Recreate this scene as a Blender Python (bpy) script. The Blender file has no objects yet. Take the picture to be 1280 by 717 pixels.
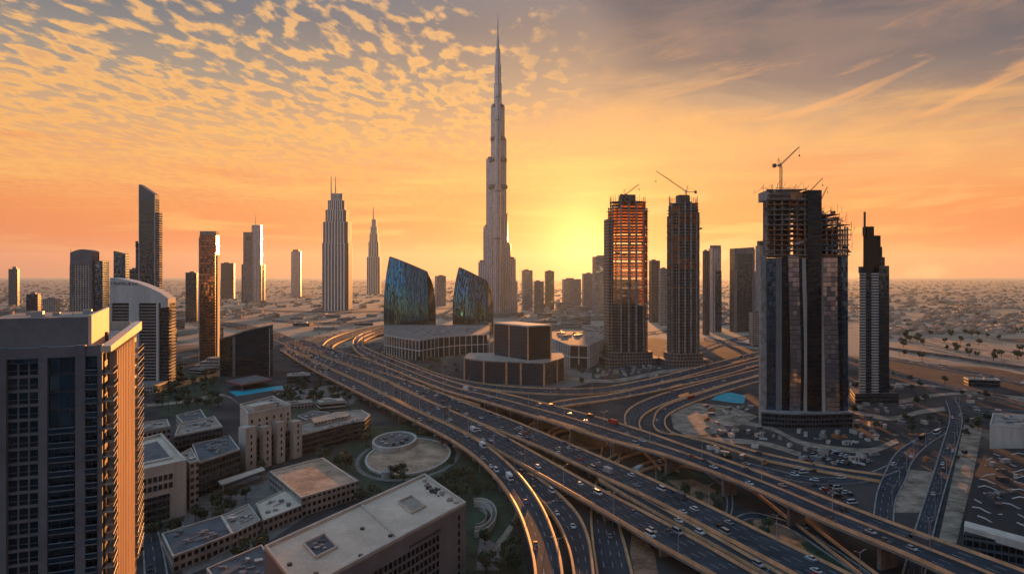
import bpy, math, random
from mathutils import Vector
R = math.radians
SC = bpy.context.scene
COL = SC.collection
rnd = random.Random(7)

# ------------------------------------------------------------------ camera
CAMH = 120.0; F = 850.0; CX = 640.0; HY = 343.0      # focal length and horizon in the photo's pixels
cam = bpy.data.cameras.new('camera'); cam_o = bpy.data.objects.new('camera', cam); COL.objects.link(cam_o)
cam_o.location = (0, 0, CAMH); cam_o.rotation_euler = (R(90), 0, 0)
cam.sensor_width = 36; cam.lens = F / 1280 * 36; cam.shift_y = -(358.5 - HY) / 1280
cam.clip_start = 1; cam.clip_end = 90000
SC.camera = cam_o

# ------------------------------------------------------------------ node helpers
def S(r, g, b, k=1.0):
    f = lambda c: (c / 255 / 12.92) if c / 255 <= .04045 else ((c / 255 + .055) / 1.055) ** 2.4
    return (f(r) * k, f(g) * k, f(b) * k, 1)

class G:
    def __init__(s, tree):
        s.t = tree; s.t.nodes.clear()
    def n(s, t, **k):
        x = s.t.nodes.new(t)
        for a, b in k.items(): setattr(x, a, b)
        return x
    def put(s, sock, v):
        if hasattr(v, 'is_output'): s.t.links.new(v, sock)
        else: sock.default_value = v
    def m(s, op, a, b=None, c=None, clamp=False):
        x = s.n('ShaderNodeMath', operation=op, use_clamp=clamp)
        for i, v in enumerate((a, b, c)):
            if v is not None: s.put(x.inputs[i], v)
        return x.outputs[0]
    def vm(s, op, a, b=None, out=0, scale=None):
        x = s.n('ShaderNodeVectorMath', operation=op)
        s.put(x.inputs[0], a)
        if b is not None: s.put(x.inputs[1], b)
        if scale is not None: s.put(x.inputs[3], scale)
        return x.outputs[out]
    def mix(s, f, a, b, bt='MIX'):
        x = s.n('ShaderNodeMix', data_type='RGBA', blend_type=bt)
        s.put(x.inputs[0], f); s.put(x.inputs[6], a); s.put(x.inputs[7], b)
        return x.outputs[2]
    def lerp(s, f, a, b):
        x = s.n('ShaderNodeMix', data_type='FLOAT')
        s.put(x.inputs[0], f); s.put(x.inputs[2], a); s.put(x.inputs[3], b)
        return x.outputs[0]
    def ss(s, v, lo, hi, a=0.0, b=1.0):          # smoothstep
        x = s.n('ShaderNodeMapRange', interpolation_type='SMOOTHSTEP')
        s.put(x.inputs[0], v)
        for i, q in enumerate((lo, hi, a, b)): x.inputs[i + 1].default_value = q
        return x.outputs[0]
    def ramp(s, f, stops, ip='LINEAR'):
        x = s.n('ShaderNodeValToRGB'); r = x.color_ramp; r.interpolation = ip
        while len(r.elements) < len(stops): r.elements.new(.5)
        for e, (p, c) in zip(r.elements, stops): e.position = p; e.color = c
        s.put(x.inputs[0], f); return x.outputs[0]
    def vec(s, x, y, z=0.0):
        k = s.n('ShaderNodeCombineXYZ')
        for i, v in enumerate((x, y, z)): s.put(k.inputs[i], v)
        return k.outputs[0]
    def sep(s, v):
        k = s.n('ShaderNodeSeparateXYZ'); s.put(k.inputs[0], v); return k.outputs
    def noise(s, v, scale=1.0, detail=4.0, rough=.55, dist=0.0):
        k = s.n('ShaderNodeTexNoise'); s.put(k.inputs['Vector'], v)
        k.inputs['Scale'].default_value = scale; k.inputs['Detail'].default_value = detail
        k.inputs['Roughness'].default_value = rough; k.inputs['Distortion'].default_value = dist
        return k.outputs[0]
    def white(s, v):
        k = s.n('ShaderNodeTexWhiteNoise', noise_dimensions='3D'); s.put(k.inputs['Vector'], v)
        return k.outputs['Value'], k.outputs['Color']

# ------------------------------------------------------------------ sky and sun
EXPO = 1.2; SKY_K = .47
SUN_AZ, SUN_EL = R(5.9), R(3.2)          # azimuth measured from +Y towards +X
sun_dir = Vector((math.sin(SUN_AZ) * math.cos(SUN_EL), math.cos(SUN_AZ) * math.cos(SUN_EL), math.sin(SUN_EL)))

def build_world():
    w = bpy.data.worlds.new('World'); SC.world = w; w.use_nodes = True
    g = G(w.node_tree)
    d = g.n('ShaderNodeTexCoord').outputs['Generated']
    x, y, z = g.sep(d)
    zc = g.m('MAXIMUM', z, 0.0)
    front = g.ramp(zc, [(0, S(188, 104, 80)), (.02, S(214, 112, 72)), (.05, S(232, 122, 68)), (.09, S(242, 142, 78)), (.14, S(240, 168, 106)),
                        (.20, S(212, 168, 126)), (.26, S(156, 148, 138)), (.34, S(98, 116, 130)), (.385, S(92, 118, 138)), (.47, S(122, 180, 222)), (1, (.20, .64, 1.12, 1))])
    back = g.ramp(zc, [(0, S(70, 92, 116)), (.02, S(206, 136, 102)), (.055, S(214, 142, 106)), (.10, S(112, 132, 156)), (.22, S(104, 178, 228)), (.5, (.17, .56, 1.0, 1)), (1, (.20, .64, 1.12, 1))])
    fb = g.ss(y, -.25, .55)
    base = g.mix(fb, back, front)
    # warmth and brightness round the sun, less to the far left and right
    gdir = Vector((math.sin(SUN_AZ), math.cos(SUN_AZ), .043)).normalized()
    c = g.vm('DOT_PRODUCT', d, tuple(gdir), out=1)
    a2 = g.m('MULTIPLY', g.m('SUBTRACT', 1.0, c), 2.0)                 # squared angle
    wide = g.m('DIVIDE', 1.0, g.m('ADD', 1.0, g.m('DIVIDE', a2, .035)))
    near = g.m('POWER', g.m('DIVIDE', 1.0, g.m('ADD', 1.0, g.m('DIVIDE', a2, .0034))), 1.4)
    base = g.mix(g.m('MULTIPLY', wide, .6), base, S(255, 170, 80))
    low = g.m('MULTIPLY', g.ss(zc, .115, .0), g.m('DIVIDE', .85, g.m('ADD', 1.0, g.m('DIVIDE', a2, .07))))
    base = g.mix(low, base, S(255, 132, 52))
    # planar cloud coordinates
    zz = g.m('ADD', g.m('MAXIMUM', z, .0), .035)
    u = g.m('DIVIDE', x, zz); v = g.m('DIVIDE', y, zz)
    az = g.m('ARCTAN2', x, y)
    # mackerel puffs on the left, drawn out away from the viewer
    w1 = g.noise(g.vec(g.m('MULTIPLY', u, .9), g.m('MULTIPLY', v, .5), 3.1), 1.0, 3.0)
    p1 = g.vec(g.m('ADD', g.m('ADD', u, g.m('MULTIPLY', w1, .28)), g.m('MULTIPLY', v, -.06)), g.m('ADD', g.m('MULTIPLY', v, .52), g.m('MULTIPLY', w1, .2)), .3)
    n1 = g.noise(p1, 14.0, 4.0, .5, .0)
    n1b = g.noise(p1, 2.2, 3.0, .5)
    cov = g.m('ADD', g.m('MULTIPLY', n1, .80), g.m('MULTIPLY', n1b, .34))
    left = g.m('MULTIPLY', g.ss(g.m('ADD', az, g.m('MULTIPLY', g.m('SUBTRACT', n1b, .5), .5)), .20, -.12), g.ss(zc, .06, .13))
    thin = g.ss(zc, .37, .24, .0, 1.0)
    th = g.m('ADD', g.m('ADD', cov, g.m('MULTIPLY', left, .03)), g.m('MULTIPLY', thin, .065))
    k1 = g.m('MULTIPLY', g.ss(th, .605, .73), g.m('MULTIPLY', left, .92))
    core = g.ss(th, .70, .86, 0, .7)
    lit = g.ramp(zc, [(0, S(250, 152, 86)), (.12, S(255, 176, 92)), (.2, S(255, 188, 104)), (.3, S(255, 192, 116)), (.40, S(232, 182, 132))])
    dim = g.ramp(zc, [(0, S(235, 150, 95)), (.15, S(240, 165, 100)), (.28, S(214, 160, 120)), (.42, S(176, 150, 130))])
    cl1 = g.mix(core, lit, dim)
    base = g.mix(k1, base, cl1)
    # grey-mauve sheet spreading over the upper right, bright along its edge
    p2 = g.vec(g.m('MULTIPLY', u, .55), g.m('MULTIPLY', v, .32), 8.0)
    n2 = g.noise(p2, 1.6, 6.0, .55, .4)
    n3 = g.noise(g.vec(g.m('MULTIPLY', az, 2.2), g.m('MULTIPLY', zc, 9.0), 2.0), 2.2, 6.0, .56, .5)
    edge = g.m('ADD', g.m('SUBTRACT', g.m('ADD', zc, g.m('MULTIPLY', az, .10)), .215), g.m('MULTIPLY', g.m('SUBTRACT', n3, .5), .22))
    k2 = g.m('MULTIPLY', g.ss(edge, .0, .12), g.ss(g.m('ADD', az, g.m('MULTIPLY', g.m('SUBTRACT', n2, .5), .35)), .06, .20))
    rim = g.m('MULTIPLY', g.m('MULTIPLY', g.ss(edge, -.05, .02), g.ss(edge, .10, .02)), g.ss(az, .04, .2))
    sheet = g.mix(g.ss(n3, .35, .7), S(82, 86, 100), S(132, 112, 110))
    base = g.mix(g.m('MULTIPLY', k2, .88), base, sheet)
    base = g.mix(g.m('MULTIPLY', rim, g.m('MULTIPLY', g.ss(n2, .35, .65), .75)), base, S(255, 184, 104))
    n4 = g.noise(g.vec(g.m('MULTIPLY', g.m('ADD', az, g.m('MULTIPLY', zc, 1.4)), 2.4), g.m('MULTIPLY', g.m('SUBTRACT', zc, g.m('MULTIPLY', az, .22)), 16.0), 5.0), 2.0, 6.0, .6, .5)
    base = g.mix(g.m('MULTIPLY', g.m('MULTIPLY', g.ss(n4, .52, .68, 0, .6), g.ss(az, .02, .25)), g.ss(zc, .36, .2)), base, S(255, 180, 110))
    # long low streaks over the horizon
    st = g.noise(g.vec(g.m('MULTIPLY', az, 2.6), g.m('MULTIPLY', zc, 34.0), 0.0), 1.5, 5.0, .6, .6)
    band = g.m('MULTIPLY', g.ss(zc, .015, .06), g.ss(zc, .24, .12))
    base = g.mix(g.m('MULTIPLY', band, g.ss(st, .50, .66, 0, .55)), base, S(255, 196, 104))
    base = g.mix(g.m('MULTIPLY', band, g.ss(st, .46, .32, 0, .45)), base, S(236, 138, 84))
    # the physical sky adds its own share
    sky = g.n('ShaderNodeTexSky', sky_type='NISHITA', sun_disc=False)
    sky.sun_elevation = SUN_EL; sky.sun_rotation = SUN_AZ; sky.altitude = 100; sky.dust_density = 3.0
    skyc = g.mix(1.0, sky.outputs[0], (.05, .05, .05, 1), 'MULTIPLY')
    base = g.mix(.12, base, skyc)
    glow = g.mix(1.0, g.vm('SCALE', (1.0, .66, .26), scale=near), (1.3, 1.0, .72, 1), 'MULTIPLY')
    base = g.mix(1.0, base, glow, 'ADD')
    bg = g.n('ShaderNodeBackground'); g.put(bg.inputs[0], base); bg.inputs[1].default_value = SKY_K
    out = g.n('ShaderNodeOutputWorld'); g.put(out.inputs[0], bg.outputs[0])
    w.cycles.sampling_method = 'MANUAL'; w.cycles.sample_map_resolution = 1024
build_world()

sl = bpy.data.lights.new('sun', 'SUN'); sl.energy = 5.0; sl.angle = R(.5); sl.color = (1.0, .38, .09)
so = bpy.data.objects.new('sun', sl); COL.objects.link(so)
so.rotation_euler = sun_dir.to_track_quat('Z', 'Y').to_euler(); so.location = (400, 3000, 900)
vs = SC.view_settings
vs.view_transform = 'Standard'; vs.look = 'None'; vs.exposure = EXPO; vs.gamma = 1.0; vs.use_curve_mapping = False
cy = SC.cycles
cy.use_denoising = True; cy.max_bounces = 5; cy.diffuse_bounces = 2; cy.glossy_bounces = 3; cy.volume_bounces = 1
cy.transparent_max_bounces = 8; cy.sample_clamp_indirect = 6; cy.caustics_reflective = False; cy.caustics_refractive = False

# ------------------------------------------------------------------ pixel of the photo -> place in the world
def P(px, py, h=0.0):
    Y = F * (CAMH - h) / (py - HY)
    return Vector(((px - CX) / F * Y, Y, h))
def XZ(px, Y): return (px - CX) / F * Y
def HT(py, Y): return CAMH + (HY - py) / F * Y          # height of a pixel row at distance Y

# ------------------------------------------------------------------ mesh builder
class MB:
    def __init__(s): s.v = []; s.f = []; s.uv = []; s.mi = []
    def face(s, pts, uvs=None, mi=0):
        i = len(s.v); s.v += [tuple(p) for p in pts]; s.f.append(tuple(range(i, i + len(pts)))); s.mi.append(mi)
        s.uv += uvs if uvs else [(p[0], p[1]) for p in pts]
    def prism(s, poly, z0, z1, mi=0, cap=None, bottom=True, sides=True):
        n = len(poly); zt = z1 if isinstance(z1, (list, tuple)) else [z1] * n
        zb = z0 if isinstance(z0, (list, tuple)) else [z0] * n
        u = 0
        for i in range(n):
            a, b = poly[i], poly[(i + 1) % n]; j = (i + 1) % n
            L = math.hypot(b[0] - a[0], b[1] - a[1])
            if sides:
                s.face([(a[0], a[1], zb[i]), (b[0], b[1], zb[j]), (b[0], b[1], zt[j]), (a[0], a[1], zt[i])],
                       [(u, zb[i]), (u + L, zb[j]), (u + L, zt[j]), (u, zt[i])], mi)
            u += L
        c = mi if cap is None else cap
        s.face([(p[0], p[1], zt[i]) for i, p in enumerate(poly)], None, c)
        if bottom: s.face([(p[0], p[1], zb[i]) for i, p in reversed(list(enumerate(poly)))], None, c)
        return s
    def box(s, c, sz, rz=0.0, mi=0, cap=None):
        hx, hy = sz[0] / 2, sz[1] / 2; ca, sa = math.cos(rz), math.sin(rz)
        poly = [(c[0] + ca * x - sa * y, c[1] + sa * x + ca * y) for x, y in ((-hx, -hy), (hx, -hy), (hx, hy), (-hx, hy))]
        return s.prism(poly, c[2], c[2] + sz[2], mi, cap)
    def bar(s, p0, p1, r, n=4, mi=0, r1=None):
        p0, p1 = Vector(p0), Vector(p1); d = (p1 - p0).normalized(); r1 = r if r1 is None else r1
        a = d.orthogonal().normalized(); b = d.cross(a)
        q = [(a * math.cos(2 * math.pi * (k + .5) / n) + b * math.sin(2 * math.pi * (k + .5) / n)) for k in range(n)]
        L = (p1 - p0).length
        for k in range(n):
            e, f = q[k], q[(k + 1) % n]
            s.face([p0 + e * r, p0 + f * r, p1 + f * r1, p1 + e * r1], [(0, 0), (r, 0), (r, L), (0, L)], mi)
        s.face([p1 + e * r1 for e in q], None, mi); s.face([p0 + e * r for e in reversed(q)], None, mi)
        return s
    def build(s, name, mats, parent=None, loc=None):
        me = bpy.data.meshes.new(name); me.from_pydata(s.v, [], s.f)
        ul = me.uv_layers.new(name='UVMap')
        flat = [c for p in s.uv for c in p]; ul.data.foreach_set('uv', flat)
        if not isinstance(mats, (list, tuple)): mats = [mats]
        for m in mats: me.materials.append(m)
        me.polygons.foreach_set('material_index', s.mi); me.update()
        o = bpy.data.objects.new(name, me); COL.objects.link(o)
        if parent: o.parent = parent
        if loc: o.location = loc
        return o

def tag(o, label=None, cat=None, group=None, kind=None):
    if label: o['label'] = label
    if cat: o['category'] = cat
    if group: o['group'] = group
    if kind: o['kind'] = kind
    return o
def thing(name, label, cat, loc=(0, 0, 0), rz=0.0, group=None):
    o = bpy.data.objects.new(name, None); COL.objects.link(o); o.empty_display_size = 1
    o.location = loc; o.rotation_euler = (0, 0, rz)
    return tag(o, label, cat, group)
def copy_tree(src, kids, loc=None, rz=None, scale=None, parent=None):
    c = src.copy(); COL.objects.link(c)
    if parent is not None: c.parent = parent
    if loc is not None: c.location = loc
    if rz is not None: c.rotation_euler = (0, 0, rz)
    if scale is not None: c.scale = scale if isinstance(scale, tuple) else (scale,) * 3
    for k, sub in kids:
        copy_tree(k, sub, parent=c)
    return c
def kids_of(o, allo=None): return [(k, kids_of(k)) for k in o.children]
def rot2(p, a): return (p[0] * math.cos(a) - p[1] * math.sin(a), p[0] * math.sin(a) + p[1] * math.cos(a))

# ------------------------------------------------------------------ materials
def pm(name, c, rough=.75, metal=0.0, var=.25, scale=.25, spec=.4, bump=0.0, streak=False):
    m = bpy.data.materials.new(name); m.use_nodes = True; g = G(m.node_tree)
    pos = g.n('ShaderNodeNewGeometry').outputs['Position']
    if streak:
        x, y, z = g.sep(pos); pos = g.vec(x, y, g.m('MULTIPLY', z, .12))
    n = g.noise(pos, scale, 6.0, .62); n2 = g.noise(pos, scale * 9, 3.0, .6)
    k = g.m('ADD', g.m('MULTIPLY', n, .7), g.m('MULTIPLY', n2, .3))
    lo = tuple(v * (1 - var * 1.6) for v in c[:3]) + (1,); hi = tuple(min(1, v * (1 + var * 1.2)) for v in c[:3]) + (1,)
    col = g.mix(g.ss(k, .3, .7), lo, hi)
    b = g.n('ShaderNodeBsdfPrincipled'); g.put(b.inputs['Base Color'], col)
    b.inputs['Roughness'].default_value = rough; b.inputs['Metallic'].default_value = metal
    b.inputs['Specular IOR Level'].default_value = spec
    if bump:
        bp = g.n('ShaderNodeBump'); bp.inputs['Distance'].default_value = bump; bp.inputs['Strength'].default_value = .6
        g.put(bp.inputs['Height'], k); g.put(b.inputs['Normal'], bp.outputs[0])
    o = g.n('ShaderNodeOutputMaterial'); g.put(o.inputs[0], b.outputs[0])
    return m

def fm(name, wall, glass, fh=3.6, bw=3.0, ww=.6, wh=.55, grough=.1, wmetal=0.0, wrough=.6, tilt=.03, gmetal=.9, varw=.5, mech=0.0):
    """facade: floors of height fh, bays of width bw (UV in metres), glazed over ww x wh of each bay"""
    m = bpy.data.materials.new(name); m.use_nodes = True; g = G(m.node_tree)
    uv = g.n('ShaderNodeUVMap').outputs[0]; geo = g.n('ShaderNodeNewGeometry')
    u, v, _ = g.sep(uv)
    cu = g.m('DIVIDE', u, bw); cv = g.m('DIVIDE', v, fh)
    fu = g.m('FRACT', cu); fv = g.m('FRACT', cv)
    iu = g.m('FLOOR', cu); iv = g.m('FLOOR', cv)
    a = g.m('MULTIPLY', g.m('GREATER_THAN', fu, (1 - ww) / 2), g.m('LESS_THAN', fu, (1 + ww) / 2))
    b_ = g.m('MULTIPLY', g.m('GREATER_THAN', fv, .12), g.m('LESS_THAN', fv, .12 + wh))
    mask = g.m('MULTIPLY', a, b_)
    if mech:
        fl = g.m('FRACT', g.m('DIVIDE', iv, mech)); mask = g.m('MULTIPLY', mask, g.m('GREATER_THAN', fl, 1.0 / mech * .6))
    rv, rc = g.white(g.vec(iu, iv, 1.7))
    nz = g.noise(geo.outputs['Position'], .08, 5.0, .6)
    gl = g.mix(g.m('MULTIPLY', rv, varw), glass, tuple(min(1, c * 2.0 + .02) for c in glass[:3]) + (1,))
    wl = g.mix(g.ss(nz, .3, .7), tuple(c * .8 for c in wall[:3]) + (1,), tuple(min(1, c * 1.15) for c in wall[:3]) + (1,))
    b = g.n('ShaderNodeBsdfPrincipled')
    g.put(b.inputs['Base Color'], g.mix(mask, wl, gl))
    g.put(b.inputs['Roughness'], g.lerp(mask, wrough, grough))
    g.put(b.inputs['Metallic'], g.lerp(mask, wmetal, gmetal))
    off = g.vm('SCALE', g.vm('SUBTRACT', rc, (.5, .5, .5)), scale=g.m('MULTIPLY', mask, tilt * 2))
    g.put(b.inputs['Normal'], g.vm('NORMALIZE', g.vm('ADD', geo.outputs['Normal'], off)))
    o = g.n('ShaderNodeOutputMaterial'); g.put(o.inputs[0], b.outputs[0])
    return m

def glassm(name, c, rough=.07, wave=.02, scale=.15):
    m = bpy.data.materials.new(name); m.use_nodes = True; g = G(m.node_tree)
    geo = g.n('ShaderNodeNewGeometry'); b = g.n('ShaderNodeBsdfPrincipled')
    k = g.n('ShaderNodeTexNoise'); g.put(k.inputs['Vector'], geo.outputs['Position']); k.inputs['Scale'].default_value = scale
    off = g.vm('SCALE', g.vm('SUBTRACT', k.outputs['Color'], (.5, .5, .5)), scale=wave * 2)
    g.put(b.inputs['Normal'], g.vm('NORMALIZE', g.vm('ADD', geo.outputs['Normal'], off)))
    b.inputs['Base Color'].default_value = c; b.inputs['Metallic'].default_value = .9; b.inputs['Roughness'].default_value = rough
    o = g.n('ShaderNodeOutputMaterial'); g.put(o.inputs[0], b.outputs[0])
    return m

def road_mat(name, c=(.034, .043, .053, 1), line=.45):
    m = bpy.data.materials.new(name); m.use_nodes = True; g = G(m.node_tree)
    uv = g.n('ShaderNodeUVMap').outputs[0]; u, v, _ = g.sep(uv)       # u in lanes, v in metres
    pos = g.n('ShaderNodeNewGeometry').outputs['Position']
    fu = g.m('ABSOLUTE', g.m('SUBTRACT', g.m('FRACT', g.m('ADD', u, .5)), .5))
    ln = g.m('LESS_THAN', fu, .032); dash = g.m('LESS_THAN', g.m('FRACT', g.m('DIVIDE', v, 12.0)), .42)
    wear = g.noise(pos, .9, 4.0, .7)
    mk = g.m('MULTIPLY', g.m('MULTIPLY', ln, dash), g.ss(wear, .3, .6, .35, .9))
    track = g.m('ABSOLUTE', g.m('SUBTRACT', g.m('ABSOLUTE', g.m('SUBTRACT', g.m('FRACT', u), .5)), .25))
    tr = g.ss(track, .14, .02, 0, 1)
    streak = g.noise(g.vec(g.m('MULTIPLY', u, 3.0), g.m('MULTIPLY', v, .03), .5), 2.0, 5.0, .65)
    patch = g.noise(pos, .05, 5.0, .6)
    k = g.m('ADD', g.m('MULTIPLY', streak, .6), g.m('MULTIPLY', patch, .4))
    col = g.mix(g.ss(k, .35, .68), tuple(q * .62 for q in c[:3]) + (1,), tuple(q * 1.5 for q in c[:3]) + (1,))
    col = g.mix(g.m('MULTIPLY', tr, .35), col, tuple(q * .6 for q in c[:3]) + (1,))
    col = g.mix(mk, col, (line, line, line * .95, 1))
    jt = g.m('LESS_THAN', g.m('FRACT', g.m('DIVIDE', v, 36.0)), .012); col = g.mix(g.m('MULTIPLY', jt, .7), col, (.015, .016, .018, 1))
    pr_, pc_ = g.white(g.vec(g.m('FLOOR', u), g.m('FLOOR', g.m('DIVIDE', v, 22.0)), 3.0)); col = g.mix(g.m('MULTIPLY', g.m('GREATER_THAN', pr_, .86), .45), col, (.018, .02, .023, 1)); col = g.mix(g.m('MULTIPLY', g.m('LESS_THAN', pr_, .1), .3), col, (.085, .085, .085, 1))
    b = g.n('ShaderNodeBsdfPrincipled'); g.put(b.inputs['Base Color'], col)
    b.inputs['Roughness'].default_value = .85; b.inputs['Specular IOR Level'].default_value = .15
    o = g.n('ShaderNodeOutputMaterial'); g.put(o.inputs[0], b.outputs[0])
    return m

def ground_mat():
    m = bpy.data.materials.new('desert_ground'); m.use_nodes = True; g = G(m.node_tree)
    pos = g.n('ShaderNodeNewGeometry').outputs['Position']; x, y, z = g.sep(pos)
    n1 = g.noise(g.vec(g.m('MULTIPLY', x, 1.0), g.m('MULTIPLY', y, .45), 0.0), .0032, 8.0, .62, .6)
    n2 = g.noise(pos, .02, 7.0, .62, .4); n3 = g.noise(pos, .22, 5.0, .65)
    n4 = g.noise(g.vec(x, g.m('MULTIPLY', y, .35), 4.0), .009, 6.0, .6, 1.0)
    soil = g.mix(g.ss(n2, .32, .66), (.026, .028, .032, 1), (.082, .070, .062, 1))
    sand = g.mix(g.ss(n3, .3, .7), (.33, .235, .165, 1), (.47, .35, .25, 1))
    fars = g.ss(g.m('ADD', y, g.m('MULTIPLY', x, .12)), 480.0, 1500.0, -.14, .12)
    k = g.ss(g.m('ADD', n1, fars), .44, .58)
    col = g.mix(k, soil, sand)
    col = g.mix(g.m('MULTIPLY', g.ss(n4, .56, .66), .75), col, (.055, .058, .05, 1))        # scrub and built-up dark ground
    col = g.mix(g.m('MULTIPLY', g.ss(n3, .62, .72), .5), col, (.05, .048, .044, 1))
    b = g.n('ShaderNodeBsdfPrincipled'); g.put(b.inputs['Base Color'], col); b.inputs['Roughness'].default_value = .95
    b.inputs['Specular IOR Level'].default_value = .1
    o = g.n('ShaderNodeOutputMaterial'); g.put(o.inputs[0], b.outputs[0])
    return m

M = {}
M['concrete'] = pm('concrete', (.30, .27, .24, 1), .85, var=.3, scale=.2)
M['bright'] = pm('white_fins', (.80, .77, .73, 1), .6, var=.06)
M['flank'] = pm('sun_boosted_render', (.78, .60, .43, 1), .7, var=.1, scale=.12, streak=True)  # extra warm sunlight put into the lit side's render colour
M['concrete_dark'] = pm('dark_concrete', (.13, .115, .105, 1), .85, var=.35, scale=.15)
M['parapet'] = pm('glow_tinted_concrete', (.74, .38, .19, 1), .6, var=.22, scale=.12)  # orange sunset glow along the rails is put into this colour
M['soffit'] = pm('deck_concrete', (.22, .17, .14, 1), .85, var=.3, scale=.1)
M['white'] = pm('white_render', (.62, .57, .51, 1), .75, var=.12, scale=.12, streak=True)
M['cream'] = pm('cream_render', (.52, .44, .36, 1), .8, var=.16, scale=.12, streak=True)
M['roofwhite'] = pm('pale_roof_membrane', (.64, .49, .36, 1), .85, var=.14, scale=.09)
M['rooftan'] = pm('tan_roof_gravel', (.36, .28, .22, 1), .9, var=.25, scale=.12)
M['roofgrey'] = pm('grey_roof_felt', (.10, .105, .11, 1), .9, var=.3, scale=.12)
M['roofmid'] = pm('weathered_roof', (.20, .165, .14, 1), .9, var=.4, scale=.1)
M['greywall'] = pm('grey_cladding', (.17, .165, .17, 1), .6, var=.15, scale=.1)
M['dark'] = pm('dark_metal', (.035, .04, .045, 1), .5, var=.3, scale=.3)
M['steel'] = pm('pale_steel', (.42, .42, .42, 1), .45, .6, var=.15, scale=.3)
M['rust'] = pm('formwork_orange', (.42, .17, .07, 1), .8, var=.35, scale=.15)
M['cranered'] = pm('crane_paint', (.24, .13, .07, 1), .55, var=.2, scale=.5)
M['asphalt'] = road_mat('asphalt')
M['paving'] = pm('stone_paving', (.17, .145, .125, 1), .85, var=.28, scale=.15)
M['plaza'] = pm('plaza_stone', (.44, .27, .17, 1), .8, var=.4, scale=.06)
M['sand'] = pm('loose_sand', (.30, .215, .155, 1), .95, var=.5, scale=.09)
M['mound'] = pm('red_earth', (.30, .15, .085, 1), .95, var=.5, scale=.07)
M['grass'] = pm('lawn_grass', (.028, .05, .024, 1), .95, var=.45, scale=.08)
M['leaf'] = pm('leaves', (.035, .055, .024, 1), .8, var=.6, scale=.6)
M['leaf2'] = pm('dusty_leaves', (.075, .085, .045, 1), .85, var=.5, scale=.5)
M['bark'] = pm('bark', (.10, .07, .05, 1), .9, var=.3, scale=1.2)
M['glass'] = glassm('dark_glass', (.06, .11, .15, 1))
M['glass_teal'] = glassm('teal_glass', (.13, .42, .50, 1), .09, .022, .035)
M['glass_blue'] = glassm('blue_glass', (.07, .15, .23, 1), .08, .02, .1)
M['glass_silver'] = glassm('silver_glass', (.20, .215, .24, 1), .14, .10, .05)
M['glass_black'] = glassm('black_glass', (.02, .032, .045, 1), .08, .015, .1)
M['tyre'] = pm('tyre_rubber', (.02, .02, .02, 1), .9, var=.2)
M['lamp'] = pm('lamp_lens', (.6, .55, .5, 1), .3, var=.05)
M['red'] = pm('red_canopy', (.33, .06, .045, 1), .7, var=.25, scale=.3)
def water(name, c):
    m = bpy.data.materials.new(name); m.use_nodes = True; g = G(m.node_tree)
    pos = g.n('ShaderNodeNewGeometry').outputs['Position']; b = g.n('ShaderNodeBsdfPrincipled')
    n = g.noise(pos, .12, 4.0, .6); g.put(b.inputs['Base Color'], g.mix(g.ss(n, .3, .7), tuple(q * .75 for q in c[:3]) + (1,), c))
    b.inputs['Roughness'].default_value = .5; b.inputs['Specular IOR Level'].default_value = .02
    bp = g.n('ShaderNodeBump'); bp.inputs['Distance'].default_value = .06; g.put(bp.inputs['Height'], g.noise(pos, 1.3, 3.0)); g.put(b.inputs['Normal'], bp.outputs[0])
    o = g.n('ShaderNodeOutputMaterial'); g.put(o.inputs[0], b.outputs[0]); return m
def netm():
    m = bpy.data.materials.new('orange_glow_net'); m.use_nodes = True; g = G(m.node_tree)
    pos = g.n('ShaderNodeNewGeometry').outputs['Position']; n = g.noise(pos, .35, 4.0)
    col = g.mix(g.ss(n, .3, .7), (.55, .20, .07, 1), (.75, .33, .13, 1))
    a = g.n('ShaderNodeBsdfTranslucent'); g.put(a.inputs[0], col); b = g.n('ShaderNodeBsdfDiffuse'); g.put(b.inputs[0], col)
    x = g.n('ShaderNodeMixShader'); x.inputs[0].default_value = .3; g.put(x.inputs[1], a.outputs[0]); g.put(x.inputs[2], b.outputs[0])
    tr_ = g.n('ShaderNodeBsdfTransparent'); y = g.n('ShaderNodeMixShader'); y.inputs[0].default_value = .35; g.put(y.inputs[1], x.outputs[0]); g.put(y.inputs[2], tr_.outputs[0])
    o = g.n('ShaderNodeOutputMaterial'); g.put(o.inputs[0], y.outputs[0]); return m
M['net'] = netm()
M['pool'] = water('pool_water', (.02, .36, .43, 1))

# ------------------------------------------------------------------ haze and ground
hz = bpy.data.materials.new('haze'); hz.use_nodes = True; _g = G(hz.node_tree)
HAZE_D = 1.8e-5
pv = _g.n('ShaderNodeVolumePrincipled'); pv.inputs['Color'].default_value = (.56, .72, .94, 1)
pv.inputs['Density'].default_value = HAZE_D; pv.inputs['Anisotropy'].default_value = .5
_o = _g.n('ShaderNodeOutputMaterial'); _g.put(_o.inputs['Volume'], pv.outputs[0])
hb = MB(); hb.prism([(-30000, -6000), (30000, -6000), (30000, 26000), (-30000, 26000)], -1.0, 900)
tag(hb.build('haze', hz), kind='stuff')
gb = MB()
gx = [-29500, -12000, -5000, -2000, -600, 0, 600, 2000, 5000, 12000, 29500]; gy = [-5500, -1000, 0, 500, 1000, 2000, 4000, 9000, 16000, 25500]
for i in range(len(gx) - 1):
    for j in range(len(gy) - 1):
        gb.face([(gx[i], gy[j], 0), (gx[i + 1], gy[j], 0), (gx[i + 1], gy[j + 1], 0), (gx[i], gy[j + 1], 0)])
tag(gb.build('ground', ground_mat()), kind='structure')
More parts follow.
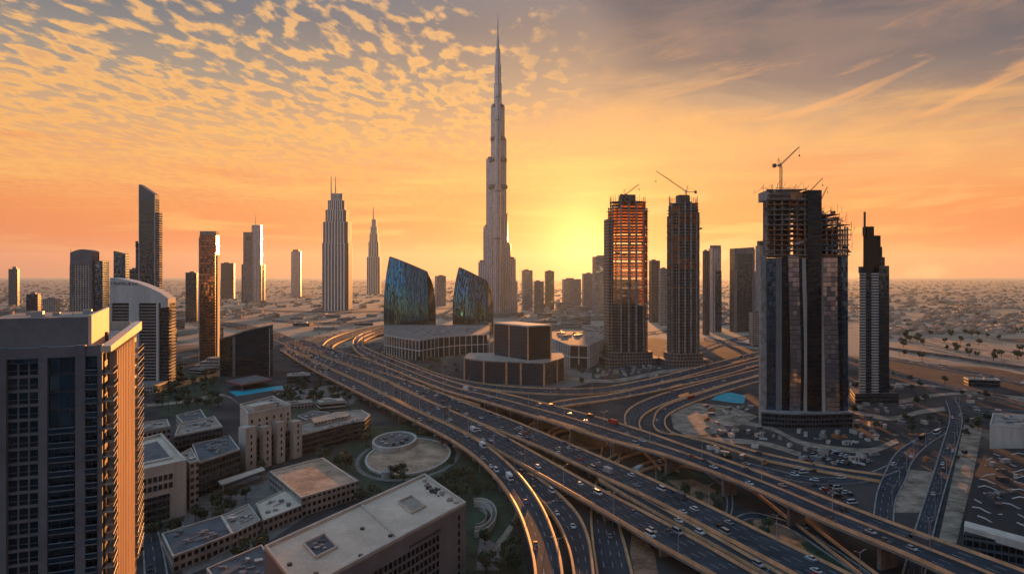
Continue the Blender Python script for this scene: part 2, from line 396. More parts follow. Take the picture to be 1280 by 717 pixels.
# ================================================================== roads
def catmull(pts, n):
    out = []
    for i in range(len(pts) - 1):
        p0 = pts[max(i - 1, 0)]; p1 = pts[i]; p2 = pts[i + 1]; p3 = pts[min(i + 2, len(pts) - 1)]
        # centripetal knots keep uneven spacing from overshooting
        t0 = 0; t1 = t0 + max((p1 - p0).length, .01) ** .5; t2 = t1 + max((p2 - p1).length, .01) ** .5; t3 = t2 + max((p3 - p2).length, .01) ** .5
        for k in range(n):
            t = t1 + (t2 - t1) * k / n
            a1 = p1 if t1 == t0 or i == 0 else p0 * ((t1 - t) / (t1 - t0)) + p1 * ((t - t0) / (t1 - t0))
            a2 = p1 * ((t2 - t) / (t2 - t1)) + p2 * ((t - t1) / (t2 - t1))
            a3 = p2 if t3 == t2 or i == len(pts) - 2 else p2 * ((t3 - t) / (t3 - t2)) + p3 * ((t - t2) / (t3 - t2))
            if i == 0: b1 = a2
            else: b1 = a1 * ((t2 - t) / (t2 - t0)) + a2 * ((t - t0) / (t2 - t0))
            if i == len(pts) - 2: b2 = a2
            else: b2 = a2 * ((t3 - t) / (t3 - t1)) + a3 * ((t - t1) / (t3 - t1))
            out.append(b1 * ((t2 - t) / (t2 - t1)) + b2 * ((t - t1) / (t2 - t1)))
    out.append(pts[-1].copy()); return out

ROADS = {}
def road(key, label, prs, lanes, flyover=False, rails=(True, True), median=False, cat='flyover', pier_every=0, n=7, lift=0.0, rail_h=1.0, rail_w=.95, name='flyover', paved=None):
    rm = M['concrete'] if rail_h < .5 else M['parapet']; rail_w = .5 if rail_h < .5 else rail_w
    """prs: (left px, left py, right px, right py, height) pairs on the deck's two edges"""
    Lp = [P(a, b, h) for a, b, c, d, h in prs]; Rp = [P(c, d, h) for a, b, c, d, h in prs]
    L = catmull(Lp, n); Q = catmull(Rp, n)
    for p in L + Q: p.z += lift
    mid = [(a + b) / 2 for a, b in zip(L, Q)]
    s = [0]
    for i in range(1, len(mid)): s.append(s[-1] + (mid[i] - mid[i - 1]).length)
    base = Vector((mid[len(mid) // 2].x, mid[len(mid) // 2].y, 0))
    ROADS[key] = (L, Q, s, lanes, label)
    am = paved or M['asphalt']
    mb = MB()
    thick = 1.5
    for i in range(len(L) - 1):
        a, b, c, d = L[i], Q[i], Q[i + 1], L[i + 1]
        mb.face([a - base, b - base, c - base, d - base], [(0, s[i]), (lanes, s[i]), (lanes, s[i + 1]), (0, s[i + 1])], 0)
        lo = []
        for p in (a, b, c, d):
            q = p - base; q = Vector((q.x, q.y, max(q.z - thick, -.5) if p.z > 2.6 else -.5)); lo.append(q)
        for (p, q, pl, ql) in ((d, a, lo[3], lo[0]), (b, c, lo[1], lo[2])):
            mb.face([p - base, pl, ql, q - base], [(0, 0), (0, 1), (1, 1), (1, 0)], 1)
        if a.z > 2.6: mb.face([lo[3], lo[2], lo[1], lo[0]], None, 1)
    if flyover: root = thing(name, label, cat, base)
    else:
        root = None
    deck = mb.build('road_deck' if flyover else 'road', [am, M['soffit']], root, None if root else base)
    if not root: tag(deck, kind='structure'); root = deck
    def rail(E, O, nm, w=rail_w, h=rail_h, inset=0.0):
        r = MB(); pr = None
        for i in range(len(E)):
            t = (E[min(i + 1, len(E) - 1)] - E[max(i - 1, 0)]); t.z = 0; t.normalize()
            nrm = Vector((-t.y, t.x, 0))
            if (O[i] - E[i]).dot(nrm) < 0: nrm = -nrm
            e = E[i] - base + nrm * inset
            up = Vector((0, 0, 1))
            sun_side = nrm.dot(Vector((.83, .55, 0)))          # the coping falls towards one side
            k_ = .38 if h > .5 else .06; hi, lo_ = (h + k_, h - .1) if sun_side > 0 else (h - .1, h + k_)
            sec = [e - nrm * .08 - up * .35, e - nrm * .08 + up * hi, e + nrm * w + up * lo_, e + nrm * (w + .12) + up * .02]
            if pr:
                for k in range(3):
                    q4 = [pr[k], sec[k], sec[k + 1], pr[k + 1]]
                    r.face(q4, [(0, 0), (1, 0), (1, 1), (0, 1)])
            pr = sec
        return r.build(nm, rm, root)
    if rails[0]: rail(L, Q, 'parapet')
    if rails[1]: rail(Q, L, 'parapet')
    if median:
        mid2 = [a * .5 + b * .5 for a, b in zip(L, Q)]
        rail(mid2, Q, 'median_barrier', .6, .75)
    if pier_every:
        nx = pier_every * .5
        for i in range(1, len(mid) - 1):
            if s[i] >= nx and mid[i].z > 4.5:
                nx = s[i] + pier_every
                t = (mid[i + 1] - mid[i - 1]); ang = math.atan2(t.y, t.x); wd = (L[i] - Q[i]).length
                c = mid[i] - base; zt = c.z - thick
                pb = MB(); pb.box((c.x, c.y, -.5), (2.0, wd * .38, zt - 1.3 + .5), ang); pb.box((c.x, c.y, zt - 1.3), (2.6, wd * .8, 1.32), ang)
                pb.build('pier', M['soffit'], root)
    return root

road('A', 'nearest flyover ramp, peeling off left and curving down to the bottom edge', [(350,437,356,434,4),(385,459,396,454,6),(440,487,454,480,8),(500,517,511,509,9),(560,548,574,538,9.5),(592,570,612,560,10),(622,600,648,592,10),(645,635,677,632,10),(660,675,695,675,10),(668,717,704,717,10),(668,800,706,800,10)], 3, True, pier_every=32, lift=.06)
road('B', 'wide near flyover between the curving ramp and the busy middle flyover', [(357,433,366,430,4),(397,453,410,448,6),(455,479,470,471,7.5),(512,508,528,498,8),(575,537,593,526,8),(632,569,660,561,8),(700,608,735,603,8),(760,643,800,637,8),(820,679,866,672,8),(888,717,945,717,8),(1010,790,1085,795,8)], 5, True, pier_every=40)
road('C', 'busiest middle flyover, packed with cars near the bottom right', [(367,429,378,424,4),(411,447,428,440,6),(472,470,492,460,7.5),(538,502,560,495,8),(600,529,632,522,8),(675,559,700,550,8),(745,592,790,588,8),(820,627,868,624,8),(900,669,965,671,8),(990,717,1060,717,8),(1110,785,1190,785,8)], 5, True, pier_every=40, lift=.1)
road('B2', 'single lane slip ramp squeezed between two wide flyovers at bottom right', [(748,599,756,596,6),(800,630,811,626,6),(868,668,883,665,6),(955,717,975,717,6),(1060,775,1085,775,6)], 1, True, pier_every=36, rail_w=.55)
road('D', 'tall far flyover with a central barrier crossing to the right edge', [(520,406,524,411,2),(474,411,480,417,3),(447,420,459,424,4),(441,432,453,431,5),(452,444,463,437,7),(503,467,517,459,10),(560,489,577,480,13),(610,503,631,492,14),(690,527,716,513,14),(760,549,793,535,14),(835,570,868,561,14),(943,611,976,600,14),(1025,648,1063,634,14),(1135,694,1181,678,14),(1190,719,1246,701,14),(1310,772,1385,755,14)], 6, True, median=True, pier_every=44)
road('F', 'narrow feeder flyover weaving in between the middle and far flyovers', [(522,402,524,406,1),(470,408,478,412,1.5),(424,419,436,424,2),(404,431,417,433,2.5),(409,442,422,441,3),(438,454,450,449,5),(500,473,510,468,8),(562,495,572,489,9),(600,507,610,501,9)], 2, True, pier_every=40, lift=.15)
road('E', 'ground ribbon road bending past the dark cube hall', [(470,446,478,440,4),(505,460,513,454,4),(562,478,568,473,3),(620,488,623,482,2),(690,493,690,486,1.2),(750,492,747,485,1.2),(812,482,807,475,1.2),(872,467,865,461,1.2),(950,446,943,441,1.2),(1010,430,1003,426,1.2)], 3, lift=.1)
road('F2', 'road', [(676,517,676,510,6),(702,509,699,502,3),(765,500,760,494,1.2),(832,487,826,480,1.2),(900,471,893,465,1.2),(955,455,950,450,1.2),(1020,440,1014,436,1.2)], 3, lift=.2)
road('G1', 'road', [(1010,452,1006,447,.8),(955,468,950,461,.8),(890,486,882,478,.8),(838,503,824,494,.8),(810,516,793,507,.8),(800,528,781,519,.8),(805,542,783,535,.8),(818,562,795,556,.8),(850,592,826,588,.8)], 3, lift=.05)
road('G2', 'road', [(1010,462,1008,456,.6),(942,479,938,473,.6),(874,501,866,495,.6),(842,515,830,508,.6),(832,525,818,520,.6),(842,541,826,540,.6),(890,554,884,548,.6),(955,575,956,567,.6),(1040,592,1042,585,.6),(1100,602,1104,594,.6)], 2)
road('H', 'road', [(1182,500,1194,498,.3),(1187,520,1203,520,.3),(1176,560,1196,560,.3),(1160,610,1182,610,.3),(1143,662,1168,664,.3),(1120,740,1152,742,.3),(1098,800,1140,800,.3)], 4, lift=.05, rail_h=.3)
road('I', 'road', [(1183,541,1180,533,.2),(1160,556,1146,548,.2),(1140,578,1120,566,.2),(1132,600,1106,590,.2),(1120,625,1096,615,.2),(1117,660,1090,655,.2)], 3, rail_h=.3)
road('I2', 'road', [(1124,588,1118,578,.2),(1075,603,1070,594,.2),(1010,603,1010,595,.2),(930,585,934,578,.2)], 2, rail_h=.3, lift=.04)
road('K', 'road', [(1195,508,1192,501,.2),(1215,514,1216,507,.2),(1238,517,1240,510,.2),(1300,522,1300,515,.2)], 2, rail_h=.3, lift=.03)
road('J1', 'road', [(655,545,664,548,.6),(660,533,669,537,.6),(680,524,687,529,.6),(710,521,713,527,.6),(745,527,742,533,.6),(775,540,768,545,.6)], 2, lift=.03)
road('J1b', 'road', [(682,548,690,551,.5),(690,537,697,541,.5),(715,532,717,538,.5),(745,540,741,546,.5)], 1, lift=.02)
road('J2', 'road', [(748,588,756,593,.6),(765,571,772,577,.6),(800,560,804,566,.6),(850,558,852,564,.6),(890,567,886,574,.6)], 2)
road('J3', 'road', [(775,602,784,606,.5),(796,584,803,590,.5),(832,575,837,582,.5),(885,582,884,590,.5),(940,604,935,612,.5),(985,634,976,642,.5),(1030,668,1018,674,.5),(1120,735,1098,738,.5)], 2, lift=.07)
road('J4', 'road', [(880,590,884,586,.3),(902,606,909,603,.3),(908,622,916,622,.3),(905,645,912,648,.3),(880,668,886,674,.3)], 1, lift=.1, rail_h=.4)
road('J5', 'road', [(915,668,922,671,.3),(916,650,924,655,.3),(940,641,944,648,.3),(985,652,982,659,.3),(1040,684,1034,692,.3),(1085,715,1078,723,.3),(1150,765,1140,775,.3)], 1, lift=.13, rail_h=.4)
road('A2', 'lower ramp curving down from under the near flyover, beside the outer ramp', [(622,582,640,574,5),(648,600,666,592,5),(672,622,695,614,5),(694,650,722,642,5),(708,680,736,672,5),(716,717,743,717,5),(720,800,750,800,5)], 3, True, pier_every=40)
road('A3', 'road', [(752,560,778,556,.4),(745,600,772,596,.4),(738,640,773,645,.4),(740,680,783,685,.4),(745,717,791,717,.4),(752,800,806,800,.4)], 4, median=False)
# the road running on beyond the wedge building and minor roads in the desert
road('Z', 'road', [(367,424,367,436,3),(345,414,333,421,1.5),(310,406,290,411,.8),(240,398,210,402,.6),(120,392,60,395,.6)], 8, n=5, rails=(False, True))
road('Y1', 'road', [(640,422,640,419,.3),(720,425,720,422,.3),(800,419,800,416,.3),(900,407,900,404,.3),(980,400,980,397,.3)], 3, n=5, rail_h=.4)
road('Y2', 'road', [(860,448,858,443,.3),(900,432,898,428,.3),(930,424,929,420,.3),(1000,412,1000,409,.3)], 3, n=5, lift=.05, rail_h=.4)
road('Y3', 'road', [(880,425,880,422,.3),(930,432,930,428.5,.3),(1010,444,1010,440,.3),(1120,470,1120,466,.3),(1300,512,1300,507,.3)], 3, n=5, lift=.12, rail_h=.4)
road('Y4', 'road', [(1090,446,1090,442,.3),(1180,462,1180,458,.3),(1300,484,1300,479,.3)], 4, n=5, lift=.1, rail_h=.4)
road('Y5', 'road', [(340,402,340,400,.3),(420,406,420,403,.3),(470,402,470,400,.3),(560,392,560,390.5,.3)], 3, n=5, lift=.05, rail_h=.4)
road('Y6', 'road', [(280,386,280,384.5,.3),(360,390,360,388,.3),(440,391,440,389,.3),(600,384,600,382.6,.3)], 3, n=5, lift=.1, rail_h=.4)
road('X1', 'road', [(250,690,262,700,.3),(330,650,340,658,.3),(395,618,402,624,.3),(450,608,455,614,.3)], 2, lift=.02, rail_h=.3)
road('X2', 'road', [(160,610,172,612,.3),(175,660,195,655,.3),(180,717,210,717,.3),(180,790,215,790,.3)], 2, rail_h=.3)

# dirt tracks worn into the open ground
for prs in ([(900,520,903,525,.1),(960,532,962,537,.1),(1010,552,1010,558,.1),(1080,560,1082,566,.1),(1120,548,1124,553,.1)],
            [(862,540,868,545,.1),(900,552,905,547,.1),(950,556,953,551,.1),(1000,570,1002,565,.1)],
            [(1066,512,1068,517,.1),(1110,520,1110,525,.1),(1150,512,1152,517,.1),(1180,508,1182,513,.1)],
            [(1120,500,1124,504,.1),(1200,490,1200,493,.1),(1300,497,1300,500,.1)],
            [(1120,478,1120,480.5,.1),(1180,482,1180,484.5,.1),(1300,503,1300,506,.1)],
            [(1213,560,1219,562,.1),(1200,620,1207,623,.1),(1178,690,1188,694,.1)],
            [(700,470,703,474,.1),(760,474,763,478,.1),(830,462,832,466,.1),(890,456,892,460,.1)],
            [(180,505,184,508,.1),(230,500,232,503,.1),(275,492,277,495,.1),(300,505,303,508,.1)],
            [(600,700,606,704,.1),(630,665,636,668,.1),(645,640,650,643,.1)]):
    road('track%d' % len(ROADS), 'track', prs, 1, rails=(False, False), paved=M['sand'], lift=.06)
# ------------------------------------------------------------------ ground sheets laid on the terrain
_sheet = [0]
def sheet(name, m, px, h=None, kind='structure'):
    _sheet[0] += 1; z = .02 + .004 * _sheet[0]
    pts = [P(a, b, z) for a, b in px]; c = sum(pts, Vector()) / len(pts); c.z = 0
    mb = MB(); mb.face([p - c for p in pts]); o = mb.build(name, m, None, c)
    bm_ = o.data
    if o.data.polygons[0].normal.z < 0: o.data.flip_normals()
    return tag(o, kind=kind)
def ell(px, py, rx, ry, n=40):
    c = P(px, py); a = rx / F * c.y; b = (P(px, py - ry).y - P(px, py + ry).y) / 2; cy = (P(px, py - ry).y + P(px, py + ry).y) / 2
    return Vector((c.x, cy, 0)), a, b, [(a * math.cos(2 * math.pi * k / n), b * math.sin(2 * math.pi * k / n)) for k in range(n)]
sheet('lawn', M['grass'], [(395,600),(420,565),(462,533),(520,527),(560,548),(610,590),(640,640),(660,717),(655,800),(560,800),(560,700),(470,620)])
sheet('lawn', M['grass'], [(338,505),(372,487),(420,487),(450,500),(445,512),(370,528)])
sheet('lawn', M['grass'], [(820,582),(880,592),(905,612),(898,645),(860,640),(800,605)])
sheet('lawn', M['grass'], [(960,668),(1000,672),(1080,717),(1120,780),(1050,780)])
sheet('lawn', M['grass'], [(190,470),(240,462),(280,478),(260,520),(200,520)])
sheet('earth_mound', M['mound'], [(925,660),(948,646),(985,656),(1010,676),(975,684),(940,676)])
sheet('earth_mound', M['mound'], [(835,600),(865,598),(895,612),(890,640),(862,622)])
sheet('earth_mound', M['mound'], [(700,545),(740,536),(790,548),(770,560),(715,562)])
sheet('earth_mound', M['mound'], [(785,620),(830,612),(860,640),(840,655),(800,640)])
sheet('earth_mound', M['mound'], [(790,650),(818,690),(830,760),(800,760),(788,690)])
sheet('sand_lot', M['sand'], [(838,516),(870,503),(915,508),(948,520),(905,540),(860,545),(842,535)])
sheet('sand_lot', M['sand'], [(1125,585),(1170,590),(1160,640),(1118,640)])
sheet('sand_lot', M['sand'], [(1205,530),(1228,535),(1215,600),(1195,680),(1172,680),(1190,600)])
sheet('sand_lot', M['sand'], [(1122,446),(1200,452),(1290,470),(1290,440),(1200,425),(1122,418)])
sheet('sand_lot', M['sand'], [(215,398),(300,388),(400,394),(345,405),(260,412)])
sheet('sand_lot', M['sand'], [(345,407),(400,396),(470,398),(460,405),(400,416)])
sheet('sand_lot', M['sand'], [(600,440),(640,428),(700,432),(755,428),(750,445),(690,455)])
sheet('water', M['pool'], [(889,499),(898,492),(912,490),(932,494),(930,504),(915,503),(903,501)])
sheet('water', M['pool'], [(286,489),(318,485),(358,481),(362,485),(328,489.5),(296,495)])
sheet('pavement', M['paving'], [(360,490),(420,480),(455,490),(440,505),(400,508)])
sheet('pavement', M['paving'], [(200,640),(330,590),(400,570),(450,600),(330,680),(230,720)])
sheet('pavement', M['paving'], [(600,668),(640,690),(625,712),(595,712)])
sheet('pavement', M['paving'], [(582,490),(600,484),(705,486),(740,478),(740,466),(690,460),(580,470)])
# ================================================================== buildings
FM = {}
FM['grey'] = fm('grey_facade', (.30, .28, .27, 1), (.06, .08, .10, 1), 3.6, 3.2, .62, .55)
FM['band'] = fm('banded_facade', (.46, .41, .37, 1), (.03, .04, .05, 1), 3.4, 40, 1.0, .62)
FM['grid'] = fm('grid_facade', (.48, .42, .37, 1), (.025, .035, .045, 1), 3.6, 4.0, .66, .70)
FM['dkglass'] = fm('dark_curtain_wall', (.05, .06, .07, 1), (.045, .09, .125, 1), 3.8, 1.8, .90, .86, .07, .5, .3)
FM['bluglass'] = fm('blue_curtain_wall', (.06, .08, .10, 1), (.06, .135, .20, 1), 3.8, 2.0, .90, .86, .07, .5, .3)
FM['copper'] = fm('copper_curtain_wall', (.16, .10, .07, 1), (.24, .16, .12, 1), 3.8, 2.2, .88, .80, .10, .4, .35)
FM['fins'] = fm('finned_facade', (.13, .125, .13, 1), (.045, .06, .075, 1), 3.8, 3.4, .48, .92, .09, .3, .4)
FM['silver'] = fm('silver_facade', (.52, .50, .50, 1), (.20, .22, .25, 1), 3.9, 6.0, .55, .90, .2, .4, .35)
FM['low'] = fm('office_facade', (.34, .29, .25, 1), (.03, .04, .05, 1), 3.6, 3.0, .62, .5)
FM['lowdark'] = fm('dark_office_facade', (.06, .065, .07, 1), (.035, .05, .06, 1), 3.6, 2.4, .86, .66)
FM['podium'] = fm('podium_curtain_wall', (.024, .03, .036, 1), (.018, .032, .046, 1), 4.2, 2.4, .92, .88, .10, .0, .5, varw=.3, tilt=.008, gmetal=0.0)
FM['site'] = fm('bare_concrete_floors', (.26, .20, .16, 1), (.03, .026, .024, 1), 4.1, 4.2, .80, .72, .8, gmetal=0.0)
FM['sail'] = fm('teal_panels', (.02, .03, .036, 1), (.10, .34, .43, 1), 5.2, 2.6, .90, .95, .08, .3, .4, tilt=.012, varw=.25)
FM['s_silver'] = fm('silver_panels', (.05, .055, .06, 1), (.40, .39, .40, 1), 3.8, 3.3, .96, .92, .10, .3, .4, tilt=.022, varw=.2)
FM['s_blue'] = fm('blue_panels', (.03, .035, .04, 1), (.06, .13, .20, 1), 3.8, 1.7, .93, .90, .08, .3, .4, tilt=.03)
FM['s_black'] = fm('black_panels', (.015, .018, .02, 1), (.022, .036, .05, 1), 3.8, 1.7, .94, .92, .08, .3, .4, tilt=.012, varw=.3)
FM['blank'] = fm('plain_panels', (.42, .36, .31, 1), (.36, .31, .27, 1), 3.0, 2.4, .96, .96, .7, gmetal=0.0, tilt=0)

def plan(w, d): return [(-w / 2, -d / 2), (w / 2, -d / 2), (w / 2, d / 2), (-w / 2, d / 2)]
def chamfer(w, d, c):
    return [(-w/2+c, -d/2), (w/2-c, -d/2), (w/2, -d/2+c), (w/2, d/2-c), (w/2-c, d/2), (-w/2+c, d/2), (-w/2, d/2-c), (-w/2, -d/2+c)]
def ring(w, d, n=24): return [(w / 2 * math.cos(2 * math.pi * k / n), d / 2 * math.sin(2 * math.pi * k / n)) for k in range(n)]
def scale(poly, k): return [(x * k, y * k) for x, y in poly]

def footprint(px0, px1, Z, ratio, rz):
    """width and depth so that the turned box covers px0..px1 seen from the camera"""
    mid = (px0 + px1) / 2; az = math.atan2(mid - CX, F)
    span = (px1 - px0) / F * Z * math.cos(az); a = rz + az
    w = span / (abs(math.cos(a)) + ratio * abs(math.sin(a)))
    return w, w * ratio, XZ(mid, Z)

def roof_kit(root, w, d, h, m=None, seed=0, n=3, rail=1.1):
    """parapet, plant room and a few air handlers on a flat roof"""
    r = random.Random(seed); m = m or M['greywall']
    mb = MB(); t = min(.5, w * .02 + .25)
    for cx, cy, sx, sy in ((0, -d/2 + t/2, w, t), (0, d/2 - t/2, w, t), (-w/2 + t/2, 0, t, d - 2*t), (w/2 - t/2, 0, t, d - 2*t)):
        mb.box((cx, cy, h), (sx, sy, rail))
    mb.build('parapet', m, root)
    p = MB(); p.box((w * r.uniform(-.12, .12), d * r.uniform(-.1, .1), h), (w * .42, d * .42, 3 + w * .04)); p.build('plant_room', m, root)
    for k in range(n):
        q = MB(); q.box((w * r.uniform(-.36, .36), d * r.choice((-.36, .36)), h), (w * .07 + .8, d * .07 + .8, 1.6)); q.build('air_handler', M['steel'], root)

def tower(name, label, px0, px1, Z, pytop, ratio, rzdeg, fac, roof='roofgrey', cat='skyscraper', kit=True, shape='box', group=None, wallm=None, top=None):
    rz = R(rzdeg); w, d, X = footprint(px0, px1, Z, ratio, rz); h = HT(pytop, Z)
    t = thing(name, label, cat, (X, Z + d / 2, 0), rz, group)
    poly = plan(w, d) if shape == 'box' else chamfer(w, d, min(w, d) * .22) if shape == 'cham' else ring(w, d)
    mb = MB(); mb.prism(poly, -1, h, 0, 1); mb.build('facade', [fac, M[roof]], t)
    if kit: roof_kit(t, w * (.98 if shape == 'box' else .7), d * (.98 if shape == 'box' else .7), h, wallm, int(px0), 2)
    return t, w, d, h
def addbox(t, nm, m, c, sz, cap=None):
    mb = MB(); mb.box(c, sz, 0, 0, 0 if cap is None else 1); return mb.build(nm, [m] if cap is None else [m, cap], t)

# ---- skyline, left
t, w, d, h = tower('office_tower', 'lone small dark tower at the far left edge of the skyline', 8, 22, 2600, 336, .7, 18, FM['bluglass'], kit=False)
addbox(t, 'stair_core', M['greywall'], (w*.1, 0, h), (w*.4, d*.5, 9))
tower('office_block', 'low dark glass block beyond the pale roof of the nearest left tower', 29, 48, 1500, 368, .8, 15, FM['dkglass'], cat='building')
tower('apartment_block', 'low white gridded block right of the small dark one, far left', 50, 72, 1650, 374, .7, 10, FM['grid'], cat='building')
# white gridded tower with the dark wing
t, w, d, h = tower('hotel_tower', 'pale gridded tower with blank crown and dark glass wing behind the nearest left tower', 82, 119, 1100, 318, .7, 6, FM['grid'], kit=False)
mb = MB(); n = 14
for k in range(n):
    a, b = -w/2 + w*1.0*k/n, -w/2 + w*1.0*(k+1)/n
    f = lambda x: 4 + 4.5 * (1 - (2*x/w - .15)**2)
    mb.prism([(a, -d/2 - .6), (b, -d/2 - .6), (b, d/2), (a, d/2)], h - 17, [h + f(a), h + f(b), h + f(b), h + f(a)])
mb.build('crown', M['greywall'], t)
for s_ in (-1, 1): addbox(t, 'corner_pier', M['greywall'], (s_*(w/2 - 1.8), -d/2 - .5, 0), (4.2, 1.6, h - 17))
wg = addbox(t, 'glass_wing', FM['bluglass'], (w/2 + 7, d*.1, 0), (15, d*.9, h - 10), M['roofgrey'])
sg = MB(); sg.box((w/2 + 7, d*.1 - d*.45 - .25, h - 21), (3.2, .5, 5.5)); sg.build('sign_panel', M['white'], t)
addbox(t, 'mast', M['steel'], (-w/2 + .8, -d/2 + .8, h), (.5, .5, 9))
# dark glass block and low neighbour
t, w, d, h = tower('office_tower', 'dark glass block with a sloping top, just behind the curved white hotel', 139, 159, 1000, 318, .7, 4, FM['bluglass'], kit=False)
mb = MB(); mb.prism([(-w/2, -d/2), (w/2, -d/2), (w/2, d/2), (-w/2, d/2)], h, [h + 5.5, h + 1, h + 1, h + 5.5]); mb.build('sloping_cap', M['glass_blue'], t)
t, w, d, h = tower('office_block', 'low dark stepped block squeezed between the sloping dark block and the blade tower', 159, 173, 1250, 337, .8, 4, FM['dkglass'], cat='building')
# blade tower
Z = 1000; x0, x1 = XZ(174, Z), XZ(193.5, Z); w = x1 - x0; d = 13; hl, hr = HT(230, Z), HT(243, Z)
t = thing('skyscraper', 'tallest left tower, a dark blade with a steeply slanted top', 'skyscraper', ((x0 + x1) / 2, Z + d/2, 0))
mb = MB(); mb.prism(plan(w, d), -1, [hl - 22, hl - 22, hl - 22, hl - 22], 0); mb.build('facade', [FM['dkglass']], t)
mb = MB(); mb.prism(plan(w, d), hl - 22, [hl, hr, hr, hl]); mb.build('slanted_crown', M['greywall'], t)
mb = MB(); 
for s_ in (-1, 1): mb.box((s_ * (w/2 + .1), -d/2 - .1, 0), (1.0, 1.0, hl - 2 if s_ < 0 else hr - 1))
mb.build('edge_fins', M['white'], t)
mb = MB(); mb.prism([(w/2 + .01, -d/2 + 1), (w/2 + 5.6, -d/2 + 2), (w/2 + 5.6, d/2 - 2), (w/2 + .01, d/2 - 1)], -1, HT(265, Z)); mb.build('balcony_wing', FM['band'], t)
mb = MB(); mb.box((-w/2 - 3.4, 0, -1), (6.6, d*.6, HT(303, Z))); mb.build('rear_wing', FM['dkglass'], t)
mb = MB(); mb.box((-w/2 - 4.6, -2, HT(308, Z)), (4.2, 5, 8)); mb.build('plant_room', M['dark'], t)
mb = MB()
for k in range(50): mb.box((w/2 + 5.9, 0, 4 + k * 4.0), (1.0, d - 6, .35))
mb.build('balcony_slabs', M['cream'], t)
# copper tower
Z = 910; t, w, d, h = tower('skyscraper', 'copper glass tower with a stepped shoulder, left of the wedge shaped hall', 246, 271, Z, 294, .75, 10, FM['copper'], kit=False)
mb = MB(); mb.prism(scale(plan(w, d), .96), h, h + 5.5); mb.build('crown', M['rooftan'], t)
mb = MB(); mb.box((w*.18, -d/2 - 3.2, -1), (w*.66, 6.4, HT(316, Z) + 1)); mb.build('shoulder', [FM['copper']], t)
mb = MB(); mb.box((w*.52, -1, -1), (w*.10, d*.8, HT(318, Z) + 1)); mb.build('side_fin', M['cream'], t)
mb = MB(); mb.box((-w/2 - .5, -d*.3, -1), (1.2, 5, h - 2)); mb.build('edge_fin', M['cream'], t)
t = thing('podium_building', 'low pale terraces at the foot of the copper tower', 'building', (XZ(262, 860), 868, 0))
for k, (ww, hh) in enumerate(((34, 6), (27, 10), (18, 14))): addbox(t, 'terrace', FM['low'], (k*1.5, k*2, -1), (ww, 30 - k*7, hh + 1), M['rooftan'])
tower('apartment_tower', 'thin dark slab tower left of the copper tower', 230, 246, 1730, 341, .6, 12, FM['dkglass'])
tower('apartment_tower', 'hazy grey slab between the copper tower and the two part tower', 274, 292, 3400, 329, .6, 14, FM['fins'])
# two part tower
Z = 3000; t, w, d, h = tower('skyscraper', 'banded tower with a taller slim half and needle mast, left of the lone sand tower', 302, 318, Z, 290, .8, 8, FM['band'], kit=False)
x_ = w/2
mb = MB(); mb.prism(chamfer(40, 44, 8), -1, HT(281, Z)); o = mb.build('tall_half', FM['silver'], t, (x_ + 8, 2, 0))
mb = MB(); mb.prism(plan(26, 34), HT(281, Z), [HT(281, Z), HT(284, Z), HT(284, Z), HT(281, Z)]); mb.build('slanted_cap', M['greywall'], t, (x_ + 8, 2, 0))
mb = MB(); mb.bar((0, 0, HT(282, Z)), (0, 0, HT(268, Z)), 1.6, 5, 0, .5); mb.build('mast', M['steel'], t, (x_ + 2, 2, 0))
for s_ in (-1, 1):
    mb = MB(); mb.box((s_ * (w * .95) + w*.35, 4, -1), (9, 30, HT(330, Z))); mb.build('side_wing', FM['bluglass'], t)
mb = MB(); mb.box((0, -d/2 - .5, HT(300, Z)), (w*.5, 1, 14)); mb.build('sky_lobby', M['dark'], t)
t, w, d, h = tower('apartment_tower', 'single rounded tower standing alone in the sand left of the paired mast tower', 362, 375.5, 3600, 314, .8, 10, FM['silver'], shape='cham', kit=False)
addbox(t, 'crown', M['greywall'], (0, 0, h), (w*.6, d*.6, 9))

def stepped(name, label, px0, px1, Z, steps, spires, rzdeg=0, ratio=.8, ribs=7):
    """ribbed tower with stepped set-backs; steps = [(top py, share of the width)]"""
    w, d, X = footprint(px0, px1, Z, ratio, R(rzdeg)); t = thing(name, label, 'skyscraper', (X, Z + d/2, 0), R(rzdeg)); z = -1
    for k, (py, f) in enumerate(steps):
        zt = HT(py, Z); mb = MB(); mb.prism(chamfer(w*f, d*f, w*f*.12), z, zt, 0, 1); mb.build('tier', [FM['fins'], M['roofgrey']], t)
        rb = MB()
        for i in range(ribs):
            x = (-.5 + (i + .5) / ribs) * w * f * .84
            rb.box((x, -d*f/2 - .3, max(z, 0)), (w*f*.045, 2.2, zt - max(z, 0) + 1.5)); rb.box((x, d*f/2 + .3, max(z, 0)), (w*f*.045, 2.2, zt - max(z, 0) + 1.5))
        for i in range(5):
            y = (-.5 + (i + .5) / 5) * d * f * .8
            for s_ in (-1, 1): rb.box((s_ * (w*f/2 + .2), y, max(z, 0)), (2.0, w*f*.045, zt - max(z, 0) + 1.5))
        rb.build('ribs', M['bright'], t)
        bn = MB(); bn.prism(chamfer(w*f + 1.2, d*f + 1.2, w*f*.12), zt - 4, zt + .4); bn.build('cornice', M['greywall'], t)
        z = zt
    for px, py in spires:
        mb = MB(); mb.bar((XZ(px, Z) - X, 0, z - 2), (XZ(px, Z) - X, 0, HT(py, Z)), Z * .0009, 6, 0, Z * .0004); mb.build('spire', M['steel'], t)
    return t
stepped('skyscraper', 'broad stepped tower with two thin masts, standing on pale sand', 398.5, 438, 2267, [(304, 1), (277, .94), (262, .78), (250, .62), (241, .42)], [(410.5, 218), (416, 219)])
stepped('skyscraper', 'slender stepped tower with one needle, left of the teal glass sails', 457, 475.5, 4200, [(321, 1), (302, .78), (292, .62), (283, .48), (274, .32)], [(465.5, 258)], ribs=5)
